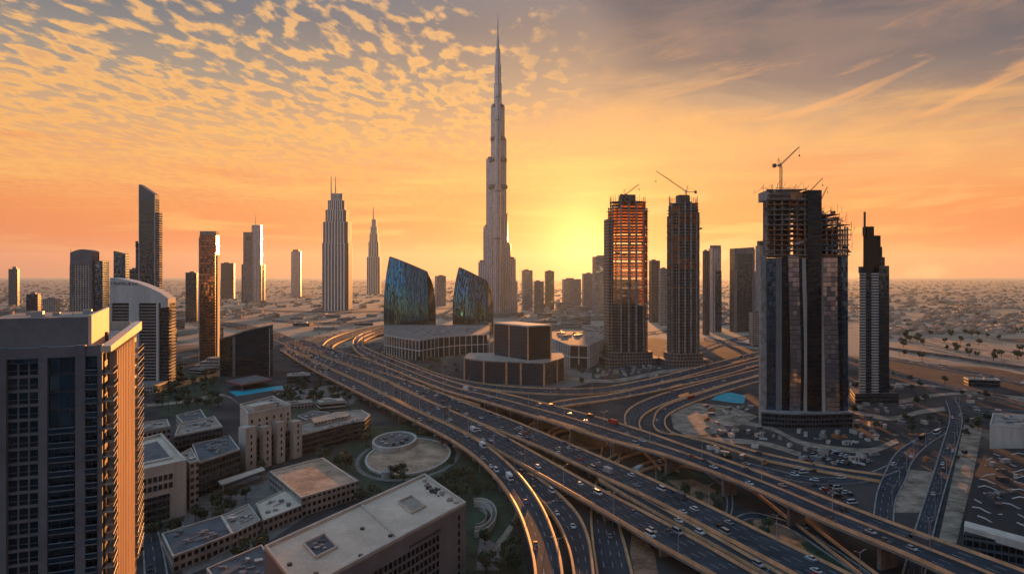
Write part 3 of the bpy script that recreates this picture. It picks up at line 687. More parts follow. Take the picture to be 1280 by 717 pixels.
tower('apartment_tower', 'plain grey slab seen between the two teal glass sails', 543, 557, 2600, 345, .7, 22, FM['grey'])

# ---- the tallest tower
def supertall():
    Z = 1900; k = Z / F; X = XZ(622, Z)
    t = thing('supertall_tower', 'tallest tower of all, tapering in steps to a needle at the top edge', 'skyscraper', (X, Z + 40, 0))
    H = lambda py: HT(py, Z)
    def lobe(L, wd, n=8):           # a wing's plan, pointing along +x, with a rounded nose
        r = wd / 2; pts = [(0, -r), (L - r, -r)]
        pts += [(L - r + r * math.cos(a), r * math.sin(a)) for a in [math.pi * (-.5 + i / n) for i in range(1, n)]]
        return pts + [(L - r, r), (0, r)]
    wings = {150: [(327, 29), (282, 21.5), (195, 17.2), (128, 10)], 30: [(352, 28.5), (323, 26), (304, 18.5), (265, 14), (170, 12.2), (128, 9.6)], 270: [(300, 27), (240, 20), (150, 14), (120, 9)]}
    for ang, st in wings.items():
        z = -1; root = None
        for i, (py, L) in enumerate(st):
            mb = MB(); a = R(ang); wd = 21 - i * 1.4
            poly = [rot2(p, a) for p in lobe(L * k, wd)]
            mb.prism(poly, z, H(py), 0, 1)
            hg = H(py)
            poly2 = [rot2(p, a) for p in lobe(L * k - 5, wd - 3)]
            mb.prism(poly2, hg, hg + 6, 1, 1)
            # bright vertical fin on each nose
            q = Vector((math.cos(a), math.sin(a))) * L * k
            o = mb.build('wing' if root is None else 'setback', [FM['silver'], M['greywall']], root or t)
            f = MB(); f.box((q.x, q.y, max(z, 0)), (1.1, 1.1, hg - max(z, 0) + 4)); f.build('nose_fin', M['steel'], o)
            if root is None: root = o
            z = hg - .5
    core = [(372, 10), (128, 8.2), (100, 5.6), (76, 4.2), (56, 3.1), (44, 1.9)]
    z = -1; c0 = None
    for py, r in core:
        mb = MB(); mb.prism([(r*k*math.cos(R(60*i + 30)) , r*k*math.sin(R(60*i + 30))) for i in range(6)] if r > 5 else ring(2*r*k, 2*r*k, 12), z, H(py), 0, 1)
        o = mb.build('core' if c0 is None else 'core_tier', [FM['silver'], M['greywall']], c0 or t); c0 = c0 or o; z = H(py) - .5
    mb = MB(); mb.bar((0, 0, H(45)), (0, 0, H(22)), 2.6, 8, 0, 1.5); mb.bar((0, 0, H(22)), (0, 0, H(9)), 1.5, 8, 0, .4); mb.build('spire', M['steel'], t)
    for py, r in ((231, 13.2), (197, 12.2), (170, 10.2), (129, 8.6)):
        mb = MB(); mb.prism(ring(2*r*k*.94, 2*r*k*.94, 18), H(py) - 5, H(py) + 4); mb.build('mechanical_band', M['greywall'], t)
    mb = MB(); mb.prism(ring(150, 130, 20), -1, 14); mb.build('podium', [FM['low']], t)
supertall()

# ---- teal glass sails
def sail(label, px0, px1, Z, pyl, pyr, bulge, D):
    x0, x1 = XZ(px0, Z), XZ(px1, Z); hl, hr = HT(pyl, Z), HT(pyr, Z); W = x1 - x0
    t = thing('sail_tower', label, 'building', ((x0 + x1) / 2, Z, 0)); X0 = -W / 2; side = W * .13
    NS, NT = 34, 22
    def pt(s, q, back=0):
        H = hl + (hr - hl) * (s ** 1.15) - 3.5 * math.sin(math.pi * s) * 0 ; e = q ** 3
        xl = X0 + W * bulge * e - W * .012 * math.sin(math.pi * q); xr = W/2 - side - W * .035 * q ** 2.2 + W*.02*math.sin(math.pi*q)
        y = -W * .10 * math.sin(math.pi * s) * (1 - .3 * q) + W * .05 * s + 34 * max(0, q - .3) ** 2 + 10 * max(0, .3 - q) ** 2 * 3
        return Vector((xl + (xr - xl) * s, y + back, q * H))
    mb = MB()
    for i in range(NS):
        for j in range(NT):
            a, b, c, d_ = pt(i/NS, j/NT), pt((i+1)/NS, j/NT), pt((i+1)/NS, (j+1)/NT), pt(i/NS, (j+1)/NT)
            mb.face([a, b, c, d_], [(p.x, p.z) for p in (a, b, c, d_)])
    mb.build('front_glazing', M['glass_teal'], t)
    fn = MB()
    for i in range(0, NS * 2 + 1):
        r_ = random.Random(i + int(px0)); s = min(1, max(0, i / (NS * 2) + r_.uniform(-.003, .003)))
        j0 = r_.choice((0, 0, 0, 4, 8))
        for j in range(j0, NT):
            a, c = pt(s, j/NT), pt(s, (j+1)/NT); fn.bar(a + Vector((0, -.25, 0)), c + Vector((0, -.25, 0)), r_.choice((.2, .32, .5)), 4)
    fn.build('vertical_fins', M['dark'], t)
    def sp(q, f):                   # right flank: narrow curved face that closes to a point at the top
        a = pt(1, q); dep = D * max(.04, 1 - q ** 2.4)
        xo = (W/2 - a.x) * max(.1, 1 - q ** 4.5)
        return Vector((a.x + xo * f, a.y + dep * f, a.z))
    sd = MB()
    for j in range(NT):
        for i in range(4):
            a, b, c, d_ = sp(j/NT, i/4), sp(j/NT, (i+1)/4), sp((j+1)/NT, (i+1)/4), sp((j+1)/NT, i/4)
            sd.face([a, b, c, d_], [((p.x - a.x) + p.y, p.z) for p in (a, b, c, d_)])
    sd.build('side_glazing', M['glass_black'], t)
    bk = MB()                        # back and roof of the shell
    def bp(s, q):
        l = pt(0, q); r_ = sp(q, 1); l = l + Vector((0, D * .6 * max(.04, 1 - q ** 2.4), 0)); p = l + (r_ - l) * s
        p.z = pt(s, q).z; return p
    for j in range(NT):
        for i in range(8):
            bk.face([bp((i+1)/8, j/NT), bp(i/8, j/NT), bp(i/8, (j+1)/NT), bp((i+1)/8, (j+1)/NT)])
        l0, l1 = pt(0, j/NT), pt(0, (j+1)/NT)
        bk.face([bp(0, j/NT), l0, l1, bp(0, (j+1)/NT)])
    for i in range(8): bk.face([pt(i/8, 1), pt((i+1)/8, 1), bp((i+1)/8, 1), bp(i/8, 1)])
    bk.build('rear_shell', M['glass_black'], t)
    ed = MB()
    for i in range(16): ed.bar(pt(i/16, 1), pt((i+1)/16, 1), .7)
    for j in range(NT): ed.bar(pt(0, j/NT), pt(0, (j+1)/NT), .6); ed.bar(pt(1, j/NT), pt(1, (j+1)/NT), .5)
    ed.build('edge_trim', M['dark'], t)
sail('larger teal glass sail shaped building, left one of the pair', 480.5, 541.5, 1290, 320.5, 339, .075, 42)
sail('smaller teal glass sail shaped building, nearer the tallest tower', 566.5, 616, 1330, 334, 351, .13, 40)

# ---- colonnaded mall below the sails: two glazed storeys behind white posts
def colonnade(label, front, Z_back, h, name='mall_building', levels=2, every=8.6):
    """front: pixel corners of the street front at ground level, left to right"""
    fr = [P(a, b, 0) for a, b in front]; base = sum(fr, Vector()) / len(fr); base.z = 0
    t = thing(name, label, 'building', base); back = [Vector((XZ(front[-1][0], Z_back), Z_back, 0)), Vector((XZ(front[0][0], Z_back), Z_back, 0))]
    poly = [tuple((p - base).xy) for p in fr + back]; c = Vector((sum(p[0] for p in poly) / len(poly), sum(p[1] for p in poly) / len(poly)))
    inn = [tuple(Vector(p) + (c - Vector(p)).normalized() * 4.2) for p in poly]
    mb = MB(); mb.prism(inn, -1, h - .8, 0, 1); mb.build('glazed_walls', [FM['podium'], M['roofmid']], t)
    for k in range(levels):
        z = h * (k + 1) / levels
        s_ = MB(); s_.prism(poly, z - 1.3, z, 0, 1); s_.build('roof_slab' if k == levels - 1 else 'floor_slab', [M['white'], M['roofmid']], t)
    posts = []
    for a, b in zip(fr, fr[1:]):
        L = (b - a).length; n = max(2, int(L / every))
        posts += [a + (b - a) * (i / n) for i in range(n)]
    posts.append(fr[-1])
    for p in posts[:100]:
        q = p - base; v = (c - q.xy).normalized() * .5
        pb = MB(); pb.box((q.x + v.x, q.y + v.y, -1), (1.25, 1.25, h - .3), math.atan2((fr[-1] - fr[0]).y, (fr[-1] - fr[0]).x)); pb.build('column', M['white'], t)
    r_ = random.Random(len(label))
    for k in range(16):
        s = r_.uniform(.1, .9); q = r_.uniform(.12, .85); a = Vector(poly[0]).lerp(Vector(poly[len(fr) - 1]), s); b = Vector(poly[-1]).lerp(Vector(poly[len(fr)]), s); p = a.lerp(b, q)
        rb = MB(); rb.box((p.x, p.y, h), (r_.uniform(3, 9), r_.uniform(3, 8), r_.uniform(1, 3.2)), .3); rb.build('rooftop_unit', r_.choice((M['steel'], M['concrete'], M['greywall'])), t)
    rb = MB(); n = 30; rr = ring(34, 60, n); ri = scale(rr, .82)
    for i in range(n):
        j = (i + 1) % n; rb.prism([rr[i], rr[j], ri[j], ri[i]], h, h + 1.6)
    return t, rb, c
t, rb, c = colonnade('long two storey colonnaded mall with a wavy front, below the teal sails', [(480, 442), (502, 447), (524, 451), (548, 446), (575, 443), (612, 441)], 1230, 29)
rb.build('roof_ring', M['concrete'], t, (c.x, c.y, 0))
t, rb, c = colonnade('two storey colonnaded block right of the dark cube hall', [(690, 449), (712, 460), (735, 461), (757, 449)], 1080, 30)
# ---- dark cube hall
fr = [(581, 475), (605, 479), (633, 480), (651, 481), (680, 482.5), (696, 477.5), (705, 473.5)]
base = P(645, 482); t = thing('exhibition_hall', 'dark cube shaped hall on a wider dark faceted podium with pale edges', 'building', base)
pol = [tuple((P(a, b) - base).xy) for a, b in fr] + [tuple((Vector((XZ(702, 822), 822, 0)) - base).xy), tuple((Vector((XZ(586, 822), 822, 0)) - base).xy)]
mb = MB(); mb.prism(pol, -1, 24, 0, 1); mb.build('podium_walls', [FM['podium'], M['rooftan']], t)
cc = Vector((sum(p[0] for p in pol) / len(pol), sum(p[1] for p in pol) / len(pol)))
s_ = MB(); s_.prism([tuple(cc + (Vector(p) - cc) * 1.012) for p in pol], 24, 25.4); s_.build('podium_roof', M['rooftan'], t)
for p in pol[:-2]:
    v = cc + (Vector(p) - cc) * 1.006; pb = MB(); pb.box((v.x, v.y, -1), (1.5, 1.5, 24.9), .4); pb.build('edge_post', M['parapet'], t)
Zc = 860; q0 = [(618, 803), (660, 752), (688, 768)]
cub = [Vector((XZ(a, z), z)) - base.xy for a, z in q0]; cub.append(cub[0] + cub[2] - cub[1]); hc = 62.0
cu = [tuple(p) for p in cub]
mb = MB(); mb.prism(cu, 25, hc, 0, 1); mb.build('cube_walls', [FM['podium'], M['rooftan']], t)
mid = sum(cub, Vector((0, 0))) / 4
s_ = MB(); s_.prism([tuple(mid + (p - mid) * 1.02) for p in cub], hc, hc + 1.6); s_.build('cube_roof', M['roofwhite'], t)
for p in [cub[0], cub[0].lerp(cub[1], .46), cub[1], cub[2], cub[3]]:
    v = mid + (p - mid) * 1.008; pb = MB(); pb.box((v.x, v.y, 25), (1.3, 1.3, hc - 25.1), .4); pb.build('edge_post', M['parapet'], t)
fn = MB()
for i in range(1, 22):
    p = cub[1].lerp(cub[2], i / 22); v = mid + (p - mid) * 1.004; fn.box((v.x, v.y, 25.2), (.3, .3, hc - 26), .3)
fn.build('facade_fins', M['dark'], t)

# ---- wedge hall, front left middle distance
Z = 803; pts = [(275, 424), (290, 420), (305, 414.5), (320, 410.5), (337, 407.5)]
base = Vector((XZ(306, Z), Z, 0)); t = thing('wedge_hall', 'dark glass wedge hall with a curved pale roof rising to the right', 'building', base)
ft = [((XZ(a, Z) - base.x), HT(b, Z)) for a, b in pts]
wl = MB(); rf = MB(); u = 0
for (xa, za), (xb, zb) in zip(ft, ft[1:]):
    wl.prism([(xa, 0), (xb, 0), (xb, 26 - (xb - ft[0][0]) * .25), (xa, 26 - (xa - ft[0][0]) * .25)], -1, [za, zb, zb, za])
    rf.prism([(xa, -2), (xb, -2), (xb, 27 - (xb - ft[0][0]) * .25), (xa, 27 - (xa - ft[0][0]) * .25)], [za, zb, zb, za], [za + 1.3, zb + 1.3, zb + 1.3, za + 1.3])
wl.build('glass_walls', FM['dkglass'], t); rf.build('curved_roof', M['rooftan'], t)
for f in (0, .27, .30, 1):
    xx = ft[0][0] + (ft[-1][0] - ft[0][0]) * f; pb = MB(); pb.box((xx, -.4, -1), (.8, .9, 44 + f * 14)); pb.build('facade_fin', M['steel'], t)
t2 = thing('canopy_pavilion', 'flat red edged pavilion roof in front of the wedge hall', 'pavilion', P(310, 481))
b0 = P(310, 481); q = [P(282, 476, 7), P(302, 481, 7), P(341, 474, 7), P(320, 468, 7)]
pl = [tuple((p - b0).xy) for p in q]; c_ = Vector((sum(p[0] for p in pl) / 4, sum(p[1] for p in pl) / 4))
mb = MB(); mb.prism(pl, 6.2, 7); mb.build('roof_edge', M['red'], t2)
mb = MB(); mb.prism([tuple(c_ + (Vector(p) - c_) * .9) for p in pl], 7.004, 7.4); mb.build('roof_deck', M['concrete_dark'], t2)
for p in pl:
    v = c_ + (Vector(p) - c_) * .9; pb = MB(); pb.box((v.x, v.y, -.5), (.6, .6, 6.7)); pb.build('post', M['concrete'], t2)

# ---- curved white hotel
Z = 718; base = Vector((XZ(176, Z), Z, 0)); t = thing('curved_hotel', 'white balconied hotel with a curved sloping roof and a lettered sign along its top', 'hotel', base, R(4))
xs = lambda px: (XZ(px, Z) - base.x); D = 18
prof = [(139, 347), (150, 348), (162, 350.5), (175, 354.5), (188, 360), (200, 366), (209, 373)]
w0, w1 = xs(139), xs(208)
body = MB(); crown = MB()
for (a, ya), (b, yb) in zip(prof, prof[1:]):
    xa, xb = xs(a), xs(b); za, zb = HT(ya, Z), HT(yb, Z); hb_ = 92
    body.prism([(xa, 2.2), (xb, 2.2), (xb, D), (xa, D)], -1, 90)
    crown.prism([(xa, 0), (xb, 0), (xb, D + 1), (xa, D + 1)], [min(90, za - 16), min(90, zb - 9), min(90, zb - 9), min(90, za - 16)], [za, zb, zb, za])
body.build('glazed_walls', FM['lowdark'], t); crown.build('curved_crown', M['white'], t)
for a, b in ((139, 141.5), (162, 174), (195, 197.5)):
    pb = MB(); pb.box(((xs(a) + xs(b)) / 2, 1.0, -1), (xs(b) - xs(a), 3.4, 91)); pb.build('wall_pier', M['white'], t)
pb = MB(); pb.box(((xs(197.5) + xs(208)) / 2, D/2 + 2, -1), (xs(208) - xs(197.5), D - 6, 86)); pb.build('end_wall', M['cream'], t)
for k in range(26):
    z = 4 + k * 3.3
    for a, b in ((141.5, 162), (174, 195)):
        s_ = MB(); s_.box(((xs(a) + xs(b)) / 2, 1.1, z), (xs(b) - xs(a), 2.6, .35)); o = s_.build('balcony', M['white'], t)
        s_ = MB(); s_.box(((xs(a) + xs(b)) / 2, -.1, z + .36), (xs(b) - xs(a), .2, .85)); s_.build('railing', M['greywall'], o)
for k in range(24):
    z = 6 + k * 3.3; s_ = MB(); s_.box((xs(208) + 1.4, D * .55, z), (2.8, D * .6, 1.1)); s_.build('side_balcony', M['cream'], t)
lt = MB(); r_ = random.Random(3); x = xs(141)                                   # letters too small to read in the photo: strokes of the same size
while x < xs(172):
    wd = r_.uniform(1.2, 2.0); zt = HT(354, Z) - (x - xs(141)) * .03 
    lt.box((x, -.12, zt - 1.4), (.45, .25, 2.8))
    if r_.random() < .8: lt.box((x + wd * .5, -.12, zt + r_.choice((-1.4, .0, .95))), (wd, .25, .45))
    if r_.random() < .55: lt.box((x + wd, -.12, zt - 1.4), (.45, .25, 2.8))
    x += wd + 1.1
lt.build('lettering', M['dark'], t)
mb = MB(); mb.box((6, -16, -1), (44, 30, 9)); mb.build('entrance_podium', [FM['low']], t)
# ---- hazy towers right of the tallest one
for nm, lb, a, b, Z, py, ra, rz, fc in (
    ('apartment_tower', 'hazy slab tower just right of the tallest tower', 652, 666, 2300, 338, .8, 10, 'grey'),
    ('apartment_block', 'low hazy block between two thin slabs right of the tallest tower', 667, 680, 2100, 352, .8, 6, 'low'),
    ('apartment_tower', 'hazy slab tower, second one right of the tallest tower', 681, 693, 2300, 339, .8, 10, 'fins'),
    ('apartment_block', 'long low hazy block straight under the sun', 703, 727, 2500, 349, .6, 6, 'grey'),
    ('apartment_block', 'hazy block under the sun beside the wide glowing tower', 728, 742, 2300, 342, .8, 8, 'low'),
    ('apartment_tower', 'broad tower lit orange by haze, half hidden by the left unfinished tower', 741, 764, 1900, 321, .7, 12, 'grey'),
    ('apartment_tower', 'hazy tower in the gap between the two unfinished twin towers', 812, 826, 1700, 326, .8, 12, 'fins'),
    ('apartment_tower', 'shorter hazy tower in the gap between the unfinished twins, right one', 824, 836, 1600, 336, .8, 10, 'grey'),
    ('apartment_tower', 'narrow hazy tower touching the right side of the right unfinished twin', 879, 888, 1350, 314, 1.0, 14, 'fins'),
    ('apartment_tower', 'hazy slab behind the broad portal framed tower, nearest the double tower', 938, 950, 1500, 341, .8, 8, 'grey'),
    ('office_block', 'low hazy block in front of the portal framed tower', 938, 957, 1150, 391, .7, 6, 'low')):
    tower(nm, lb, a, b, Z, py, ra, rz, FM[fc])
t, w, d, h = tower('skyscraper', 'tall plain hazy tower with one step, right of the unfinished twins', 887, 903, 1420, 310, .8, 10, FM['silver'], kit=False)
addbox(t, 'crown', M['greywall'], (w*.06, 0, h), (w*.86, d*.86, 6)); addbox(t, 'shoulder_wing', FM['dkglass'], (w*.18, -d/2 - 1.5, -1), (w*.58, 3, h*.74))
t, w, d, h = tower('skyscraper', 'broad hazy tower with a pale portal frame round dark glass', 914, 945, 1420, 311, .5, 8, FM['dkglass'], kit=False)
for s_ in (-1, 1): addbox(t, 'frame_pier', M['greywall'], (s_ * (w/2 - 2), -d/2 - .8, -1), (5.5, 2.4, h + 1))
addbox(t, 'frame_head', M['greywall'], (0, -d/2 - .8, h - 10), (w - 10, 2.3, 10)); mb = MB(); mb.prism(plan(w, d), h, [h + 1, h + 4, h + 4, h + 1]); mb.build('sloping_cap', M['greywall'], t)
t, w, d, h = tower('apartment_tower', 'slim hazy tower with a dark roof box, hard against the double tower', 946, 960, 1250, 307, 1.0, 12, FM['grey'], kit=False)
addbox(t, 'plant_room', M['dark'], (-w*.1, 0, h), (w*.6, d*.6, 9))

# ---- the two unfinished twin towers
def unfinished(label, px0, px1, pyb, pyt, clad_py, rz, seed, wing):
    Z = F * CAMH / (pyb - HY); r = random.Random(seed); w, d, X = footprint(px0, px1, Z, .82, R(rz)); h = HT(pyt, Z)
    t = thing('unfinished_tower', label, 'skyscraper', (X, Z + d/2, 0), R(rz)); hc = HT(clad_py, Z)
    pl = chamfer(w * .99, d * .9, w * .2)
    mb = MB(); mb.prism(scale(pl, .9), -1, hc + 4 if wing else h - 9, 0, 1); mb.build('inner_floors', [FM['site'], M['concrete_dark']], t)
    n = int(h / 4.1)
    for k in range(1, n):
        z = k * 4.1; up = z / h
        j = 1 + (r.uniform(-.015, .05) if z > hc else r.uniform(-.004, .008)) - (.10 if up > .94 else .0)
        if k % 14 == 0: j = .9
        s_ = MB(); s_.prism([(x * j + (r.uniform(-.6, .9) if z > hc else 0), y * j + (r.uniform(-.6, .6) if z > hc else 0)) for x, y in scale(pl, 1.0)], z, z + (.55 if z > hc else 1.0))
        s_.build('floor_slab', M['rust'] if r.random() < (.4 if z > hc else .03) else (M['concrete'] if z > hc else M['concrete_dark']), t)
    for x, y in ((-.30, -.46), (-.1, -.475), (.1, -.475), (.30, -.46), (-.46, -.22), (-.465, 0), (-.46, .22), (.46, -.22), (.465, 0), (.46, .22), (-.2, .47), (.2, .47)):
        c_ = MB(); hh = h - r.uniform(4, 26) if abs(x) != .1 else h - 4; c_.box((x * w, y * d, -1), (1.5 if abs(x) != .1 else 2.3, 1.5, hh)); c_.build('column', M['concrete'], t)
    for k in range(26):                       # hoists, screens and scaffold sticking out near the top
        a = r.uniform(0, 2 * math.pi); z = h * r.uniform(.62, .99); x, y = .47 * w * math.cos(a), .47 * d * math.sin(a)
        c_ = MB(); c_.box((x, y, z), (r.uniform(1.5, 5.5), r.uniform(1.5, 4.5), r.uniform(.5, 3.4)), a); c_.build('work_platform', r.choice((M['rust'], M['dark'], M['concrete'], M['concrete_dark'])), t)
    c_ = MB()
    for k in range(34):
        a = 2 * math.pi * k / 34; z0 = h * r.uniform(.90, .96); x, y = .465 * w * math.cos(a), .465 * d * math.sin(a); c_.bar((x, y, z0), (x, y, h + r.uniform(0, 5)), .22)
    c_.build('starter_bars', M['dark'], t)
    c_ = MB(); c_.box((0, d*.05, h - 9), (w*.36, d*.36, 14)); c_.build('lift_core', M['concrete_dark'], t)
    if True:
        for k in range(92):                   # added translucent nets; the low sun through them makes the orange glow
            i = k % 8; z = hc + 5 + (k // 8) * ((h - hc - 9) / 12); a, b = Vector(pl[i]) , Vector(pl[(i + 1) % 8])
            if r.random() < (.03 if wing else .55) or (a.y + b.y) > 1: continue
            e = .97 if z < h * .93 else .88; n_ = MB(); n_.prism([tuple(a * e), tuple(b * e), tuple(b * (e + .006)), tuple(a * (e + .006))], z + r.uniform(0, 1.2), z + (h - hc - 9) / 12 - r.uniform(0, 1.5)); n_.build('added_glow_net', M['net'], t)
    if wing:
        c_ = MB(); c_.box((-w*.52, 0, -1), (w*.13, d*.5, HT(272, Z))); c_.build('side_core', [FM['site']], t)
    else:
        c_ = MB(); c_.box((w*.52, d*.1, -1), (3, 4, h*.93)); c_.build('hoist_mast', M['dark'], t)
        c_ = MB(); c_.box((w*.56, d*.1, h*.82), (9, 5, 2)); c_.build('hoist_platform', M['dark'], t)
    c_ = MB(); c_.prism(chamfer(w*1.5, d*1.25, 8), -1, 9); c_.prism(chamfer(w*1.15, d*1.1, 8), 9.01, 17); c_.build('podium', [FM['site']], t)
    return t, X, Z + d/2, h
T1 = unfinished('left unfinished twin tower, glowing orange against the sun', 758, 818, 456, 246, 385, 9, 5, True)
T2 = unfinished('right unfinished twin tower, darker with a crane leaning left on top', 833, 883, 458, 247, 342, 9, 9, False)

# ---- double tower on the right: finished glass below, bare frames above
def double_tower():
    Z = 540.0; k = Z / F; X = XZ(1008, Z); t = thing('double_tower', 'massive double tower on the right, glass below with bare concrete frames on top', 'skyscraper', (X, Z + 22, 0), R(-3))
    r = random.Random(21); H = lambda py: HT(py, Z); lx = lambda px: (px - 1008) * k; D = 44; y0 = -22
    hc = H(319)
    strips = [(955, 962, 2.5, 'concrete', 0), (962, 973, 1.5, 'glass_blue', .6), (973, 980, .6, 'greywall', -.1), (980, 988, .2, 'glass_black', .5), (988, 1001, -1.2, 'glass_silver', 0), (1001, 1005, -1.0, 'glass_black', .6), (1005, 1010, -.6, 'cream', -.4),
              (1027, 1031, -.8, 'cream', 0), (1031, 1048, -1.4, 'glass_silver', -.2), (1048, 1054, .4, 'glass_black', .4), (1054, 1062, 2.0, 'glass_blue', 0)]
    for i, (a, b, yy, m, o) in enumerate(strips):
        top = hc - r.uniform(0, 3); mb = MB(); xa, xb = lx(a), lx(b); N = 16
        for q in range(N):                                  # shallow S curve up the height
            f = lambda z: .9 * math.sin(z / top * 4.2 + (0 if a < 1015 else 1.2)) * (1 if 985 < a < 1050 else .1)
            za, zb = -1 + (top + 1) * q / N, -1 + (top + 1) * (q + 1) / N
            for (p, s_) in (((xa, xb), 1),):
                fa, fb = f(max(0, za)), f(max(0, zb)); ya = y0 + yy
                A = [(xa + fa, ya, za), (xb + fa, ya, za), (xb + fb, ya, zb), (xa + fb, ya, zb)]
                B = [(x_, y0 + 8, z_) for x_, y_, z_ in A]
                mb.face(A, [(p_[0], p_[2]) for p_ in A]); mb.face([A[0], A[3], B[3], B[0]]); mb.face([A[1], B[1], B[2], A[2]])
                if q == N - 1: mb.face([A[3], A[2], B[2], B[3]])
        mb.build('glazed_strip' if 'glass' in m else 'pier', {'glass_blue': FM['s_blue'], 'glass_black': FM['s_black'], 'glass_silver': FM['s_silver']}.get(m, M.get(m)), t)
    for nm, a, b in (('left_body', 956, 1010), ('right_body', 1027, 1061)):
        mb = MB(); mb.prism([(lx(a), y0 + 4), (lx(b), y0 + 4), (lx(b), y0 + D - 4), (lx(a) + (17 if a < 1000 else 0), y0 + D)], -1, hc - 4, 0, 1); mb.build('tower_body', [FM['bluglass'], M['concrete_dark']], t)
    mb = MB(); mb.prism([(lx(1010), y0 - 2.5), (lx(1027), y0 - 2.5), (lx(1027), y0 + 30), (lx(1010), y0 + 30)], -1, H(238), 0, 1); mb.build('central_core', [FM['s_black'], M['concrete_dark']], t)
    def frames(a, b, ztop, fl, inset):
        xa, xb = lx(a), lx(b); z = hc; i = 0
        while z < ztop:
            f = (z - hc) / (ztop - hc); e = inset * max(0, f - .7) * 3
            s_ = MB(); s_.prism([(xa - r.uniform(0, 1.6) + e, y0 - r.uniform(0, 2.4)), (xb + r.uniform(0, 1.2) - e, y0 - r.uniform(0, 2.4)), (xb + r.uniform(0, 1.2) - e, y0 + D - 3), (xa + 15 - r.uniform(0, 2.6) + e, y0 + D - 2)], z, z + .55)
            s_.build('floor_slab', M['concrete'] if r.random() < .7 else M['rust'], t); z += fl; i += 1
        n = max(3, int((xb - xa) / 5.5))
        for i in range(n + 1):
            for y in (y0 + 1, y0 + D - 5):
                c_ = MB(); c_.box((xa + 1 + (xb - xa - 2) * i / n + (14 * (1 - i / n) if y > 0 else 0), y, hc - 1), (1.1, 1.1, ztop - hc - r.uniform(0, 6) - inset * 2)); c_.build('column', M['concrete'], t)
        c_ = MB(); c_.box(((xa + xb) / 2, y0 + D*.55, hc - 1), ((xb - xa)*.5, D*.4, ztop - hc - 2)); c_.build('lift_core', M['concrete_dark'], t)
        nb = int((xb - xa) * 1.3)
        for i in range(nb):
            z = r.uniform(hc, ztop); x = r.uniform(xa - 2, xb + 1)
            c_ = MB(); c_.box((x, y0 - r.uniform(-2.5, 2.2), z), (r.uniform(.8, 5), r.uniform(.6, 3), r.uniform(.3, 2.6)))
            c_.build('scaffold_deck', r.choice((M['rust'], M['dark'], M['concrete'], M['concrete_dark'], M['steel'])), t)
        c_ = MB()
        for i in range(int((xb - xa) * 2.2)):
            x = r.uniform(xa - 2.2, xb + 1.4); z = r.uniform(hc, ztop); c_.bar((x, y0 - 2.6, z), (x + r.choice((0, 0, 3)), y0 - 2.6, z + r.uniform(3, 9)), .13)
        for i in range(22):
            x = r.uniform(xa - 1, xb + 1); c_.bar((x, y0 + r.uniform(0, D - 5), ztop - 1), (x, y0 + r.uniform(0, D - 5), ztop + r.uniform(1, 4)), .14)
        c_.build('scaffolding', M['dark'], t)
    frames(960, 1010, H(233), 4.0, 2.2); frames(1027, 1050, H(264), 4.0, .6); frames(1050, 1062, H(277), 4.0, .4)
    c_ = MB(); c_.prism([(lx(965), y0 + 2), (lx(1003), y0 + 2), (lx(1003), y0 + 30), (lx(965), y0 + 30)], H(248), H(236)); c_.build('formwork_screen', M['concrete'], t)
    c_ = MB(); c_.prism([(lx(990), y0 - .8), (lx(1004), y0 - .8), (lx(1004), y0 + 1.6), (lx(990), y0 + 1.6)], H(250), H(240)); c_.build('formwork_panel', M['rust'], t)
    pod = [(lx(953), y0 - 4), (lx(985), y0 - 10), (lx(1025), y0 - 8), (lx(1064), y0 - 3), (lx(1064), y0 + D + 2), (lx(953) + 18, y0 + D + 2)]
    mb = MB(); mb.prism(pod, -1, 11, 0, 1); mb.build('podium', [FM['lowdark'], M['concrete_dark']], t)
    mb = MB(); mb.prism(scale(pod, 1.03), 11.01, 12); mb.build('podium_canopy', M['concrete'], t)
    return X, Z
DTX, DTZ = double_tower()

# ---- slim dark tower with the spire
Z = 640.0; k = Z / F; X = XZ(1094, Z); H = lambda py: HT(py, Z); lx = lambda px: (px - 1094) * k
t = thing('spire_tower', 'slim dark tower with a spike on top, standing right of the double tower', 'skyscraper', (X, Z + 14, 0))
mb = MB(); mb.prism([(lx(1074), -14), (lx(1104), -14), (lx(1104), 14), (lx(1074) + 14, 14)], -1, H(341), 0, 1); mb.build('lower_shaft', [FM['lowdark'], M['dark']], t)
mb = MB(); mb.prism([(lx(1097.5), -16), (lx(1113), -12), (lx(1113), 14), (lx(1097.5), 14)], -1, H(332), 0, 1); mb.build('right_shaft', [FM['dkglass'], M['dark']], t)
mb = MB(); mb.prism([(lx(1081), -11), (lx(1103), -11), (lx(1103), 12), (lx(1081) + 11, 12)], H(345), H(294), 0, 1); mb.build('upper_shaft', [M['glass_black'], M['dark']], t)
mb = MB(); mb.prism([(lx(1103.2), -9), (lx(1106.5), -9), (lx(1106.5), 12), (lx(1103.2), 12)], H(345), H(308), 0, 1); mb.build('side_step', [FM['lowdark'], M['dark']], t)
mb = MB(); mb.prism([(lx(1106.7), -8), (lx(1110.5), -8), (lx(1110.5), 12), (lx(1106.7), 12)], H(345), H(321), 0, 1); mb.build('side_step', [FM['lowdark'], M['dark']], t)
mb = MB(); mb.prism([(lx(1091), -5), (lx(1099), -5), (lx(1099), 5), (lx(1091), 5)], H(295), H(282), 0, 1); mb.build('plant_room', [M['glass_black'], M['dark']], t)
mb = MB(); mb.box((lx(1090.5), 0, H(295)), (1.5, 1.5, H(263) - H(295))); mb.build('spire', M['dark'], t)
for (a, b) in ((1074.3, 1081), (1089, 1097.3)):
    for q in range(46):
        s_ = MB(); s_.box(((lx(a) + lx(b)) / 2, -14.9, 3 + q * 2.6), (lx(b) - lx(a), 1.7, 1.25)); s_.build('balcony', M['white'], t)
